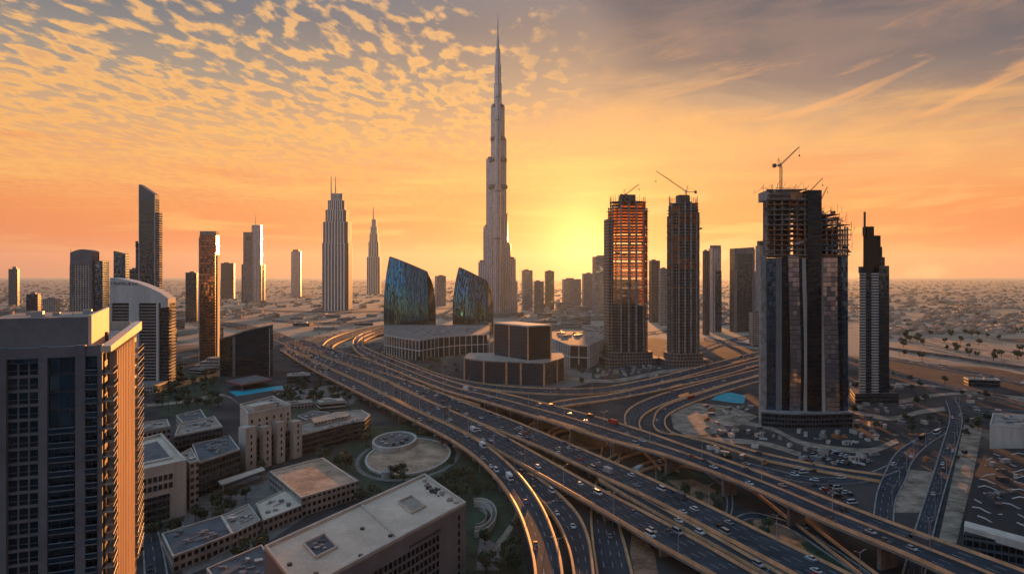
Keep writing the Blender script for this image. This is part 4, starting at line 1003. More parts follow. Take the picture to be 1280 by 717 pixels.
mb = MB(); mb.box((lx(1078), -11, H(341)), (2.5, 4, 6)); mb.build('roof_screen', M['dark'], t)
mb = MB(); mb.box((lx(1115), 4, -1), (3.4, 16, H(422))); mb.build('rear_stair', [FM['grey']], t)
mb = MB(); mb.prism([(-22, -20), (20, -18), (20, 18), (-8, 18)], -1, 9, 0, 1); mb.build('podium', [FM['lowdark'], M['concrete_dark']], t)

# ================================================================== foreground buildings
def flat_building(name, label, roof_px, h, fac, roof='rooftan', pw=.5, ph=1.0, cat='building', wall='cream', units=3, seed=1, z0=-1):
    q = [P(a, b, h) for a, b in roof_px]; base = sum(q, Vector()) / len(q); base.z = 0
    t = thing(name, label, cat, base); pl = [tuple((p - base).xy) for p in q]
    ar = sum(a[0] * b[1] - b[0] * a[1] for a, b in zip(pl, pl[1:] + pl[:1]))
    if ar < 0: pl.reverse()
    mb = MB(); mb.prism(pl, z0, h, 0, 1); mb.build('walls', [fac, M[roof]], t)
    pr = MB(); n = len(pl); inn = []
    for i in range(n):
        a, b, c = Vector(pl[i - 1]), Vector(pl[i]), Vector(pl[(i + 1) % n]); v = ((a - b).normalized() + (c - b).normalized())
        v = v.normalized() if v.length > .05 else Vector((-(c - b).y, (c - b).x)).normalized()
        si = max(.35, abs((c - b).normalized().cross(v))); cr = (b - a).cross(c - b)
        inn.append(tuple(b + (v if cr > 0 else -v) * pw / si))
    for i in range(n):
        j = (i + 1) % n; o = .06
        pr.prism([pl[i], pl[j], inn[j], inn[i]], h - .3, h + ph)
    pr.build('parapet', M[wall], t)
    r = random.Random(seed)
    units = units * 3
    for k in range(units):
        a, b = r.uniform(.15, .85), r.uniform(.15, .85)
        p = Vector(pl[0]).lerp(Vector(pl[1]), a).lerp(Vector(pl[3]).lerp(Vector(pl[2]), a), b) if n >= 4 else Vector((0, 0))
        u_ = MB(); u_.box((p.x, p.y, h), (r.uniform(1.2, 3), r.uniform(1.2, 2.6), r.uniform(.6, 1.6)), r.uniform(0, 1)); u_.build('rooftop_unit', r.choice((M['steel'], M['greywall'], M['concrete'])), t)
    for k in range(units // 3):
        a, b = r.uniform(.1, .6), r.uniform(.15, .85); p = Vector(pl[0]).lerp(Vector(pl[1]), a).lerp(Vector(pl[3]).lerp(Vector(pl[2]), a), b); q_ = p.lerp(Vector(pl[0]).lerp(Vector(pl[1]), a + .3).lerp(Vector(pl[3]).lerp(Vector(pl[2]), a + .3), b), 1)
        d_ = MB(); d_.bar((p.x, p.y, h + .45), (q_.x, q_.y, h + .45), .28, 4); d_.build('duct', M['steel'], t)
    return t, pl, base

def win_grid(t, a, b, z0, cols, rows, bw, fh, ww, wh, mat_f='concrete', u0=0.0, mg=None):
    """separate windows let into the wall running from a to b (local xy); each has a frame and a pane"""
    a, b = Vector(a), Vector(b); d = (b - a).normalized(); nrm = Vector((d.y, -d.x)); ang = math.atan2(d.y, d.x)
    fm_ = MB(); e = .14
    for (cx, cz, sx, sz) in ((0, 0, ww, e), (0, wh - e, ww, e), (-ww/2 + e/2, e, e, wh - 2*e), (ww/2 - e/2, e, e, wh - 2*e)): fm_.box((cx, -.06, cz), (sx, .32, sz))
    pn = MB(); pn.box((0, .0, .12), (ww - .2, .08, wh - .24))
    fo = po = None
    for i in range(cols):
        for j in range(rows):
            p = a + d * (u0 + bw * (i + .5)) + nrm * .05; loc = (p.x, p.y, z0 + j * fh)
            if fo is None:
                fo = fm_.build('window', M[mat_f], t); po = pn.build('pane', mg or M['glass_black'], fo)
                fo.location = loc; fo.rotation_euler = (0, 0, ang)
            else: copy_tree(fo, [(po, [])], loc, ang, parent=t)

# ---- near left residential tower
C0 = Vector((-88, 146, 0)); RZ = math.atan2(.397, .917); t = thing('residential_tower', 'nearest tower at the left edge, grey piers with dark glass and an orange lit flank', 'apartment tower', C0, RZ)
TH = 105.0; FH = 3.0
mb = MB(); mb.prism([(-40, 1.4), (0, 1.4), (0, 64), (-40, 64)], -1, TH - 1.5, 0, 1); mb.build('core_walls', [FM['bluglass'], M['rooftan']], t)
for a, b, out in ((-18.4, -17.0, 0), (-11.5, -9.9, 0), (-4.9, -3.1, -.3), (-.9, -.0, .9), (-26, -23.5, 0), (-36, -33, 0)):
    mb = MB(); mb.box(((a + b) / 2, .75 + out / 2, -1), (b - a, 1.5 + abs(out), TH + 1)); mb.build('pier', M['greywall'], t)
mb = MB(); mb.box((-20, .9, TH - 2.4), (40, 1.9, 2.2)); mb.build('roof_beam', M['greywall'], t)
for b in range(3):
    for j in range(17):
        z = TH - 6.4 - j * FH
        if b == 0 and j == 0:
            wf = MB(); e = .13
            for (cx, cz, sx, sz) in ((0, 0, 1.84, .5), (0, 2.87, 1.84, .13), (-.92 + .07, .5, .13, 2.37), (.92 - .07, .5, .13, 2.37)): wf.box((cx, -.05, cz), (sx, .3, sz))
            wo = wf.build('window', M['greywall'], t); pn = MB(); pn.box((0, .02, .5), (1.6, .06, 2.4)); po = pn.build('pane', M['glass'], wo); tr = MB(); tr.box((0, -.04, 1.35), (1.6, .1, .1)); to = tr.build('transom', M['greywall'], wo)
            wo.location = (-16.08, 1.2, z); continue
        copy_tree(wo, [(po, []), (to, [])], (-16.08 + b * 1.84, 1.2, z), parent=t)
r_ = random.Random(4)
def balcony(x, y, z, sx, sy, ang=0.0, m='greywall'):
    s_ = MB(); s_.box((0, 0, 0), (sx, sy, .24)); o = s_.build('balcony', M[m], t, (x, y, z)); o.rotation_euler = (0, 0, ang)
    g_ = MB(); g_.box((0, -sy/2 + .06, .24), (sx, .08, .95)); g_.build('railing_glass', M['glass_blue'], o)
    h_ = MB(); h_.bar((-sx/2, -sy/2 + .06, 1.24), (sx/2, -sy/2 + .06, 1.24), .05); h_.build('handrail', M['steel'], o)
    if r_.random() < .35:
        c_ = MB(); c_.box((r_.uniform(-.3, .3) * sx, .1, .24), (.6, .6, .75)); c_.build('planter', r_.choice((M['cream'], M['rust'], M['leaf'])), o)
for j in range(17):
    z = TH - 6.5 - j * FH
    if j >= 4: balcony(-7.4, .55, z, 4.6, 1.7)
    balcony(-2.0, .35, z, 2.1, 1.9)
    balcony(1.0, 4.2 + (j % 2) * .8, z, 6.6, 2.1, R(90), 'cream')
for j in range(20):
    z = TH - 7 - j * FH
    balcony(1.1, 55, z, 17, 2.6, R(90), 'cream')
for k in range(12):
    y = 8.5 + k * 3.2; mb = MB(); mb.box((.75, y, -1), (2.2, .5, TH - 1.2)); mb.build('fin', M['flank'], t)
sw = MB(); sw.prism([(-.02, 1.5), (.3, 1.5), (.3, 63.9), (-.02, 63.9)], -1, TH - 2, 0); sw.build('side_wall', FM['lowdark'], t)
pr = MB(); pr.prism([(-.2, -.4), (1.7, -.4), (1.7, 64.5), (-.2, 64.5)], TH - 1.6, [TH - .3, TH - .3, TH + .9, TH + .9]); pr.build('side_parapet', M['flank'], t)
pr = MB(); pr.box((-20.6, 64.2, TH - 2), (38.8, .8, 3)); pr.build('parapet', M['cream'], t)
ph = MB(); ph.prism([(-22, 7), (-3.6, 7), (-3.6, 32), (-22, 32)], TH - 1.5, TH + 5.6, 0, 1); ph.build('penthouse', [M['greywall'], M['rooftan']], t)
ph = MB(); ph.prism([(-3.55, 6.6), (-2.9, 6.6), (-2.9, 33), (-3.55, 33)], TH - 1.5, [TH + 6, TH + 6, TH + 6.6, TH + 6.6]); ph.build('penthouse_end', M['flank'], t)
ph = MB(); ph.box((-2.6, 27, TH - 1.5), (.5, 1.4, 2.2)); ph.build('roof_door', M['concrete_dark'], t)
for x, y, s in ((-14, 12, 2.2), (-11, 15, 1.4), (-6, 22, 1.8), (-17, 20, 1.6)):
    u_ = MB(); u_.box((x, y, TH + 5.6), (s, s * .8, s * .55)); u_.build('air_handler', M['steel'], t)
u_ = MB(); u_.bar((-8, 16, TH + 5.6), (-8, 16, TH + 10), .08); u_.build('mast', M['steel'], t)

# ---- white roofed block in the middle foreground
t, pl, base = flat_building('office_building', 'broad block with a pale flat roof and sunken roof hatches, bottom centre', [(330.5, 685), (531, 594), (582.5, 630), (375, 742)], 30, M['greywall'], 'roofwhite', .9, 1.1, wall='cream', units=0, seed=8)
q0, q1, q2, q3 = [Vector(p) for p in [tuple((P(a, b, 30) - base).xy) for a, b in ((330.5, 685), (531, 594), (582.5, 630), (375, 742))]]
def onroof(u, v): return q0.lerp(q1, u).lerp(q3.lerp(q2, u), v)
def strip(p, q, w, z0, z1, nm, m):
    d = (q - p).normalized(); n_ = Vector((-d.y, d.x)) * w / 2; b_ = MB(); b_.prism([tuple(p - n_), tuple(q - n_), tuple(q + n_), tuple(p + n_)], z0, z1); return b_.build(nm, M[m], t)
strip(onroof(.52, .02), onroof(.52, .98), .7, 29.9, 30.7, 'roof_divider', 'cream')
def hatch(u, v, du, dv, deep):
    c = [onroof(u - du, v - dv), onroof(u + du, v - dv), onroof(u + du, v + dv), onroof(u - du, v + dv)]
    for a, b in zip(c, c[1:] + c[:1]): strip(a, b, .55, 29.9, 30.9, 'hatch_kerb', 'cream')
    m_ = sum(c, Vector((0, 0))) / 4; b_ = MB(); b_.prism([tuple(m_ + (p - m_) * .93) for p in c], 29.95, 30.06); b_.build('hatch_floor', M['roofgrey' if deep else 'rooftan'], t)
    if deep:
        for k in range(7):
            p = onroof(u + rnd.uniform(-.6, .6) * du, v + rnd.uniform(-.6, .6) * dv); b_ = MB(); b_.box((p.x, p.y, 30.05), (rnd.uniform(.8, 2.2), rnd.uniform(.6, 1.4), rnd.uniform(.4, 1.0)), .6); b_.build('roof_plant', M[rnd.choice(('steel', 'concrete', 'dark'))], t)
hatch(.20, .44, .055, .17, True); hatch(.745, .5, .05, .17, False)
for k in range(18):
    p = onroof(.95 + rnd.uniform(-.035, .03), rnd.uniform(.06, .9)); b_ = MB(); b_.box((p.x, p.y, 30.0), (rnd.uniform(.6, 2.6), rnd.uniform(.6, 1.6), rnd.uniform(.4, 1.4)), rnd.uniform(0, 1)); b_.build('roof_plant', M[rnd.choice(('steel', 'concrete', 'dark', 'rooftan'))], t)
for u, v in ((.04, .5), (.31, .93), (.5, .86), (.1, .85), (.42, .5)):
    p = onroof(u, v); b_ = MB(); b_.prism([(p.x + x, p.y + y) for x, y in ring(1.6, 1.6, 10)], 30.0, 30.7); b_.build('roof_vent', M['dark'], t)
L_ = (q2 - q3).length
win_grid(t, q3, q2, 6.5, 15, 6, 2.45, 3.1, 2.05, 2.5, u0=L_ * .36, mat_f='greywall')
win_grid(t, q3, q2, 3.5, 1, 8, 2.5, 3.1, 1.9, 2.4, u0=L_ * .925, mat_f='greywall')
strip(q3.lerp(q2, .58) + Vector((.0, .0)), q3.lerp(q2, .8), .5, 25.6, 26.3, 'sign_band', 'dark')

# ---- stepped white residential block
t, pl, base = flat_building('apartment_block', 'cream stepped apartment block with small dark windows and square towers, left middle', [(300, 507), (341, 496.5), (364, 508), (310, 519)], 33, M['cream'], 'rooftan', .7, 1.4, units=5, seed=3)
fl, fr_ = Vector(pl[0]), Vector(pl[1])
a0, a1, a2 = [Vector(tuple((P(x, y, 33) - base).xy)) for x, y in ((300, 507), (310, 519), (364, 508))]
win_grid(t, a1, a2, 20.5, 6, 3, (a2 - a1).length / 6, 3.6, 1.7, 2.3, 'cream')
dd = (a2 - a1).normalized(); nn = Vector((dd.y, -dd.x)); an = math.atan2(dd.y, dd.x); LL = (a2 - a1).length
for i, (f, hh, wd) in enumerate(((-.06, 27, 7.5), (.30, 25, 6), (.62, 26, 6), (1.02, 24, 7))):
    c = a1 + dd * LL * f + nn * 2.2; b_ = MB(); b_.box((c.x, c.y, -1), (wd, 7, hh + 1), an); b_.build('corner_tower', M['cream'], t)
    w_ = c + nn * 3.5; win_grid(t, w_ - dd * wd / 2, w_ + dd * wd / 2, 4.0, 1, 5, wd, 4.0, 1.6, 2.4, 'cream')
b_ = MB(); c = a1 + dd * LL * .5 + nn * .5; b_.box((c.x, c.y, -1), (LL, 3, 19), an); b_.build('lower_wall', FM['lowdark'], t)
c = a1 + dd * LL * .5 - nn * 10; b_ = MB(); b_.box((c.x, c.y, 33), (LL*.5, 8, 3.6), an); b_.build('roof_pavilion', [M['cream'], M['rooftan']], t)
# ---- pale office with sunken roof
t, pl, base = flat_building('office_building', 'pale office with a sunken roof court, right beside the nearest left tower', [(158, 556), (202, 544), (233, 578), (160, 594)], 26, M['cream'], 'roofwhite', 1.1, 1.6, units=0)
f0, f1 = [Vector(tuple((P(x, y, 26) - base).xy)) for x, y in ((160, 594), (233, 578))]
win_grid(t, f0, f1, 15.5, 8, 2, (f1 - f0).length * .72 / 8, 4.2, 2.2, 3.0, 'cream', u0=(f1 - f0).length * .04)
b_ = MB(); dd = (f1 - f0).normalized(); c = f0.lerp(f1, .36); nn = Vector((dd.y, -dd.x)); c = c + nn * .2; b_.box((c.x, c.y, 1), ((f1 - f0).length * .66, .8, 12), math.atan2(dd.y, dd.x)); b_.build('glazed_entrance', FM['lowdark'], t)
cen = Vector((sum(p[0] for p in pl) / 4, sum(p[1] for p in pl) / 4))
for sc_, z0_, z1_, m_ in ((.62, 26.0, 27.0, 'cream'), (.55, 27.01, 27.05, 'roofgrey')):
    b_ = MB(); b_.prism([tuple(cen + (Vector(p) - cen) * sc_) for p in pl], z0_, z1_); b_.build('roof_court', M[m_], t)
t, pl, base = flat_building('stair_block', 'small square stair block between the pale office and the dark glass mall', [(226, 568), (239, 560.5), (248, 577), (237, 580)], 24, FM['low'], 'rooftan', .5, .8, units=1)
t, pl, base = flat_building('mall_building', 'long dark glass mall with a stepped dark roof, left of the cream apartment block', [(249, 579), (300, 562), (287, 545), (240, 556)], 18, FM['lowdark'], 'roofgrey', .6, .8, units=6, seed=6)
flat_building('mall_building', 'dark glass block with a tan roof behind the long dark glass mall', [(218, 546), (278, 534), (268, 521), (224, 531)], 24, FM['lowdark'], 'rooftan', .6, .9, units=3, seed=2)
flat_building('warehouse', 'low dark grey flat roof behind the tan roofed mall block', [(220, 520), (251, 512), (258, 523), (228, 529)], 16, FM['low'], 'roofgrey', .6, .8, units=2, seed=4)
flat_building('office_building', 'tan roofed low office behind the pale office, left', [(166, 542), (213, 534), (209, 525), (166, 531)], 18, FM['low'], 'rooftan', .6, 1.2, units=2, seed=5)
flat_building('terrace_building', 'low paved roof terrace with a brown floor, behind the broad pale roofed block', [(337, 590), (404, 573), (447, 602), (377, 623)], 9, FM['low'], 'plaza', .7, .8, units=0)
flat_building('shed', 'small tan flat roof, one step left of the brown roof terrace', [(320, 630), (357, 611.5), (377, 632), (329, 651)], 6, FM['low'], 'roofwhite', .5, .6, units=2, seed=7)
flat_building('shed', 'middle tan flat roof in the row of low sheds at lower left', [(277, 645), (311, 630.5), (326, 651), (291, 668)], 6, FM['low'], 'rooftan', .5, .6, units=3, seed=9)
flat_building('warehouse', 'wide dark grey roofed shed at the left end of the low shed row', [(202, 668), (277, 645), (291, 668), (216, 697)], 6, FM['low'], 'roofgrey', .6, .8, units=3, seed=10)
flat_building('warehouse', 'dark roofed shed at the bottom edge left of the broad pale roofed block', [(258, 712), (327, 682), (352, 712), (285, 750)], 7, FM['low'], 'roofgrey', .6, .8, units=3, seed=12)
t, pl, base = flat_building('canopy', 'long thin covered walkway in front of the dark glass mall', [(272, 601), (328, 583), (332, 587), (277, 606)], 6, M['greywall'], 'roofwhite', .3, .2, units=0, z0=5.2)
for p in pl:
    b_ = MB(); b_.box((p[0] * .93, p[1] * .93, -.5), (.5, .5, 5.8)); b_.build('post', M['concrete'], t)
t, pl, base = flat_building('school_building', 'long low building with a curved end beside the round plaza lawn', [(373, 531), (432, 514.5), (452, 513), (463, 519), (456, 526), (441, 528), (378, 544)], 13, FM['lowdark'], 'rooftan', .8, .9, units=8, seed=14)
b_ = MB(); b_.prism([(x * .55 - 6, y * .5) for x, y in pl], 13, 16); b_.build('upper_storey', [FM['low']], t)
flat_building('low_office', 'low grey flat roof beyond the cream apartment block near the pool', [(372, 520), (392, 514), (412, 516), (384, 525)], 10, FM['low'], 'roofgrey', .5, .8, units=3, seed=15)

# ---- dark mall roof on the right edge
t = thing('mall_building', 'large dark roofed mall with white wavy roof ribs at the right edge', 'building', P(1260, 640))
b0 = P(1260, 640)
pl = [P(1205, 668, 12), P(1216, 600, 12), P(1233, 560, 12), P(1330, 560, 12), P(1345, 690, 12)]; pl = [tuple((p - b0).xy) for p in pl]; pl.reverse()
mb = MB(); mb.prism(pl, -1, 12, 0, 1); mb.build('walls', [FM['lowdark'], M['tyre']], t)
r = random.Random(31)
A, B_, C_, D_ = [(P(a, b, 12) - b0).xy for a, b in ((1210, 655), (1236, 563), (1330, 563), (1340, 680))]
for i in range(11):
    f = .06 + i * .085; p, q = A.lerp(B_, f), D_.lerp(C_, f); rb = MB(); n = 10
    off = r.uniform(0, 6)
    for j in range(n):
        if r.random() < .25: continue
        u0, u1 = p.lerp(q, j / n * .8), p.lerp(q, (j + 1) / n * .8); z = lambda s: 12.6 + 1.2 * math.sin(s * 1.3 + off)
        rb.bar((u0.x, u0.y, z(j)), (u1.x, u1.y, z(j + 1)), .28)
    rb.build('roof_rib', M['white'], t)
for k in range(16):
    p = A.lerp(B_, r.uniform(.05, .95)).lerp(D_.lerp(C_, .5), r.uniform(.05, .9)); u_ = MB(); u_.box((p.x, p.y, 12), (r.uniform(1.5, 6), r.uniform(1.5, 4), r.uniform(.8, 2.4)), r.uniform(0, 1)); u_.build('rooftop_unit', M[r.choice(('steel', 'concrete_dark', 'dark', 'greywall'))], t)
led = [(P(a, b, 13) - b0).xy for a, b in ((1205, 660), (1290, 684), (1290, 676), (1206, 653))]; mb = MB(); mb.prism([tuple(p) for p in led], 11, 14); mb.build('front_ledge', M['cream'], t)
flat_building('mall_building', 'tan roofed hall with a pale end wall behind the dark roofed mall, right edge', [(1237, 532), (1300, 537), (1300, 521), (1241, 517.5)], 20, M['cream'], 'rooftan', .7, 1.2, units=5, seed=33)

# ---- round plaza
c0, a, b, el = ell(510, 572, 50, 22)
t = thing('round_plaza', 'round pale stone plaza ringed by a low wall on the dark lawn', 'plaza', c0)
mb = MB(); mb.prism(el, -.5, .7, 1, 0); mb.build('paved_disc', [M['plaza'], M['concrete']], t)
mb = MB(); n = 40
for i in range(n):
    j = (i + 1) % n; e1, e2 = 1.0, 1.05
    mb.prism([(el[i][0]*e2, el[i][1]*e2), (el[j][0]*e2, el[j][1]*e2), (el[j][0]*e1, el[j][1]*e1), (el[i][0]*e1, el[i][1]*e1)], -.4, 1.3)
mb.build('ring_wall', M['cream'], t)
mb = MB()
for i in range(n):
    j = (i + 1) % n; e1, e2 = 1.18, 1.28
    mb.prism([(el[i][0]*e2, el[i][1]*e2), (el[j][0]*e2, el[j][1]*e2), (el[j][0]*e1, el[j][1]*e1), (el[i][0]*e1, el[i][1]*e1)], -.3, .28)
mb.build('ring_path', M['paving'], t)
c1, a1_, b1_, el1 = ell(493, 556, 27, 11); o_ = (c1 - c0)
mb = MB(); mb.prism([(x + o_.x, y + o_.y) for x, y in el1], .6, 3.0, 0, 1); mb.build('round_pavilion', [M['cream'], M['concrete_dark']], t)
mb = MB()
for i in range(n):
    j = (i + 1) % n; mb.prism([(x + o_.x, y + o_.y) for x, y in (el1[i], el1[j], (el1[j][0]*.9, el1[j][1]*.9), (el1[i][0]*.9, el1[i][1]*.9))], 3.0, 3.9)
mb.build('pavilion_rim', M['cream'], t)
for k in range(9):
    aa = k * .7; mb = MB(); mb.box((o_.x + a1_ * .55 * math.cos(aa), o_.y + b1_ * .55 * math.sin(aa), 3.0), (rnd.uniform(1.5, 3.5), 2, rnd.uniform(.6, 1.8)), aa); mb.build('rooftop_unit', M[rnd.choice(('steel', 'dark', 'concrete'))], t)
mb = MB(); mb.prism([(x * .12 - 6, y * .1 - b - 4) for x, y in el], -.5, 4.2); mb.build('gatehouse', M['concrete'], t)

# ---- curved drive beside the broad pale roofed block
c0, a, b, el = ell(596, 650, 24, 21)
t = thing('curved_ramp', 'curved walled drive wrapping the right end of the broad pale roofed block', 'ramp', c0)
arc = [p for i, p in enumerate(el + el) if 30 <= i <= 52]
for e1, e2, z1, nm, m in ((1.0, 1.03, 3.0, 'outer_wall', 'cream'), (.80, 1.0, 1.5, 'ramp_deck', 'paving'), (.77, .80, 3.0, 'inner_wall', 'cream'), (.5, .53, 2.2, 'garden_wall', 'concrete')):
    mb = MB()
    for p, q in zip(arc, arc[1:]): mb.prism([(p[0]*e2, p[1]*e2), (q[0]*e2, q[1]*e2), (q[0]*e1, q[1]*e1), (p[0]*e1, p[1]*e1)], -.5, z1)
    mb.build(nm, M[m], t)
# ---- dark boundary wall along the desert edge
t = thing('boundary_wall', 'long low dark wall running along the edge of the desert strip on the right', 'wall', P(1200, 447))
b0 = P(1200, 447); pts = [P(a, c) - b0 for a, c in ((1112, 437), (1150, 442), (1200, 449), (1240, 456), (1300, 464))]
mb = MB(); pr = MB()
for p, q in zip(pts, pts[1:]):
    d = (q - p).normalized(); n_ = Vector((-d.y, d.x, 0)) * 1.2; mb.prism([tuple((p - n_).xy), tuple((q - n_).xy), tuple((q + n_).xy), tuple((p + n_).xy)], -.5, 3.6)
    n2 = n_ * 1.2; pr.prism([tuple((p - n2).xy), tuple((q - n2).xy), tuple((q + n2).xy), tuple((p + n2).xy)], 3.6, 4.1)
mb.build('wall', M['concrete_dark'], t); pr.build('coping', M['concrete_dark'], t)
# ================================================================== where things stand already
GS = 5.0; OCC = set()
def occ_mark(x0, x1, y0, y1):
    for i in range(int(x0 // GS), int(x1 // GS) + 1):
        for j in range(int(y0 // GS), int(y1 // GS) + 1): OCC.add((i, j))
def is_free(x, y, r=2.0):
    for i in range(int((x - r) // GS), int((x + r) // GS) + 1):
        for j in range(int((y - r) // GS), int((y + r) // GS) + 1):
            if (i, j) in OCC: return False
    return True
bpy.context.view_layer.update()
for o in list(COL.objects):
    if o.type != 'MESH' or o.name.startswith('haze') or o.get('kind') == 'structure': continue
    r = o
    while r.parent: r = r.parent
    if r.get('kind') == 'structure' or r.name.startswith(('flyover', 'viaduct', 'round_plaza')) or len(o.data.vertices) > 20000: continue
    cs = [o.matrix_world @ Vector(c) for c in o.bound_box]
    if min(c.z for c in cs) > 20: continue
    occ_mark(min(c.x for c in cs) - 1, max(c.x for c in cs) + 1, min(c.y for c in cs) - 1, max(c.y for c in cs) + 1)
for L, Q, s, ln, lb in ROADS.values():
    for a, b, a2, b2 in zip(L, Q, L[1:], Q[1:]):
        n = max(1, int((a2 - a).length / 4)); m_ = max(1, int((b - a).length / 4))
        for i in range(n + 1):
            for j in range(m_ + 1):
                p = a.lerp(a2, i / n).lerp(b.lerp(b2, i / n), j / m_); OCC.add((int(p.x // GS), int(p.y // GS)))
cp = P(510, 572); occ_mark(cp.x - 28, cp.x + 28, 405, 497); 
wp = P(910, 497); occ_mark(wp.x - 25, wp.x + 25, wp.y - 40, wp.y + 40)

# ================================================================== cranes
def crane(label, loc, mast_h, az, incl, jib, k=1.0):
    t = thing('tower_crane', label, 'crane', loc)
    m_ = MB(); s = .8 * k
    for x in (-s, s):
        for y in (-s, s): m_.bar((x, y, 0), (x, y, mast_h), .16 * k)
    z = 0; f = 1
    while z < mast_h - 1.6:
        for a, b in (((-s, -s), (s, -s)), ((-s, s), (s, s)), ((-s, -s), (-s, s)), ((s, -s), (s, s))):
            m_.bar((*(a if f > 0 else b), z), (*(b if f > 0 else a), min(mast_h, z + 2.4)), .09 * k)
        z += 2.4; f = -f
    m_.build('mast', M['cranered'], t)
    d = Vector((math.cos(az), math.sin(az), 0)); side = Vector((-d.y, d.x, 0)); up = Vector((0, 0, 1)); top = Vector((0, 0, mast_h))
    c_ = MB(); c_.box((side.x * 1.6, side.y * 1.6, mast_h), (1.8 * k, 1.8 * k, 2.2 * k), az); c_.build('cab', M['white'], t)
    jd = d * math.cos(incl) + up * math.sin(incl); jn = jd.cross(side).normalized()
    j_ = MB(); r0 = top + up * 1.0; e = r0 + jd * jib
    for o in (side * .7 * k, -side * .7 * k, jn * (1.2 * k) * (1 if jn.z > 0 else -1)): j_.bar(r0 + o, e + o * .25, .15 * k)
    n = int(jib / 2.6)
    for i in range(n):
        a, b = r0 + jd * jib * i / n, r0 + jd * jib * (i + 1) / n; o = jn * 1.2 * k * (1 if jn.z > 0 else -1) * (1 - .7 * i / n); q = side * .7 * k * (1 - .7 * i / n)
        j_.bar(a + q, b + o, .08 * k); j_.bar(a - q, b + o, .08 * k); j_.bar(a + q, b - q, .07 * k)
    j_.build('jib', M['cranered'], t)
    b_ = MB(); ce = top - d * jib * .26 + up * .6
    for q in (side * .7 * k, -side * .7 * k): b_.bar(top + q + up * .6, ce + q, .2 * k)
    b_.build('counter_jib', M['cranered'], t)
    w_ = MB(); w_.box((ce.x, ce.y, ce.z - 1.6 * k), (2.2 * k, 2.2 * k, 2.8 * k), az); w_.build('counterweight', M['concrete_dark'], t)
    a_ = MB(); ap = top + up * 6.5 * k - d * 2.2; a_.bar(top + d * .8, ap, .18 * k); a_.bar(top - d * 2.8, ap, .18 * k); a_.bar(ap, r0 + jd * jib * .8, .06 * k); a_.bar(ap, ce, .07 * k); a_.build('a_frame', M['cranered'], t)
    h_ = MB(); tip = e; h_.bar(tip, tip - up * jib * .28, .05 * k); h_.build('hoist_rope', M['dark'], t)
    hk = MB(); q = tip - up * jib * .28; hk.box((q.x, q.y, q.z - 1.2), (.9 * k, .6 * k, 1.4 * k), az); hk.build('hook_block', M['dark'], t)
    return t
crane('small luffing crane leaning right on the left unfinished twin tower', (T1[1] - 4, T1[2] - 8, T1[3] - 6), 9, R(10), R(38), 24, 1.3)
crane('crane with a long jib raised to the left on the right unfinished twin', (T2[1] + 2, T2[2] - 6, T2[3] - 6), 14, R(172), R(36), 48, 1.3)
kk = 540 / F
crane('tallest crane, jib raised right, on the left half of the double tower', (XZ(978, 545), 548, HT(240, 540)), HT(206, 540) - HT(240, 540), R(14), R(42), 23)
crane('crane peeking over the dark core of the double tower, jib raised right', (XZ(1015, 545), 552, HT(258, 540)), HT(241, 540) - HT(258, 540), R(10), R(44), 18, .8)
crane('smallest crane on the right half of the double tower', (XZ(1029, 545), 550, HT(266, 540)), HT(252, 540) - HT(266, 540), R(12), R(62), 14, .7)
c_ = MB(); c_.box((XZ(780, 905), 900, -1), (2.2, 2.2, 38)); 

# ================================================================== vehicles
PAINT = {'white': pm('white_paint', (.58, .58, .57, 1), .3, var=.05), 'silver': pm('silver_paint', (.42, .43, .44, 1), .32, .4, var=.05), 'black': pm('black_paint', (.02, .021, .024, 1), .25, var=.1),
         'dark grey': pm('grey_paint', (.09, .095, .10, 1), .3, .2, var=.05), 'red': pm('red_paint', (.38, .035, .03, 1), .3, var=.05), 'blue': pm('blue_paint', (.035, .075, .19, 1), .3, var=.05), 'beige': pm('beige_paint', (.45, .37, .27, 1), .35, var=.05)}
HEADL = pm('headlamp_glass', (.75, .72, .62, 1), .2, var=.02); TAILL = pm('tail_lamp_glass', (.45, .03, .02, 1), .3, var=.02)
KINDS = {'saloon': (4.6, 1.82, 1.45, [(-2.3, .35), (2.3, .35), (2.3, .72), (1.95, .86), (1.05, .95), (-1.5, .98), (-2.25, .92)], [(-1.75, .96), (1.1, .94), (.35, 1.42), (-.95, 1.44)]),
         'hatchback': (4.0, 1.76, 1.5, [(-2.0, .35), (2.0, .35), (2.0, .75), (1.6, .9), (.95, .98), (-1.9, 1.0)], [(-1.88, .98), (.98, .96), (.3, 1.48), (-1.55, 1.48)]),
         'off-roader': (4.9, 1.96, 1.85, [(-2.45, .45), (2.45, .45), (2.45, .98), (2.2, 1.12), (1.1, 1.18), (-2.4, 1.2)], [(-2.35, 1.18), (1.15, 1.16), (.6, 1.82), (-2.15, 1.84)]),
         'van': (5.6, 2.05, 2.4, [(-2.8, .45), (2.8, .45), (2.8, 1.05), (2.35, 1.3), (1.9, 1.36), (-2.75, 1.36)], [(-2.74, 1.34), (1.95, 1.34), (1.35, 2.36), (-2.68, 2.38)]),
         'bus': (11.5, 2.5, 3.1, [(-5.75, .5), (5.75, .5), (5.75, 1.5), (-5.75, 1.5)], [(-5.7, 1.48), (5.7, 1.48), (5.5, 3.08), (-5.7, 3.1)]),
         'lorry': (8.5, 2.45, 3.2, [(-4.25, .6), (4.2, .6), (4.2, 1.7), (2.6, 1.7), (2.6, 1.1), (-4.25, 1.1)], [(2.4, 1.66), (4.1, 1.66), (3.8, 2.75), (2.4, 2.8)])}
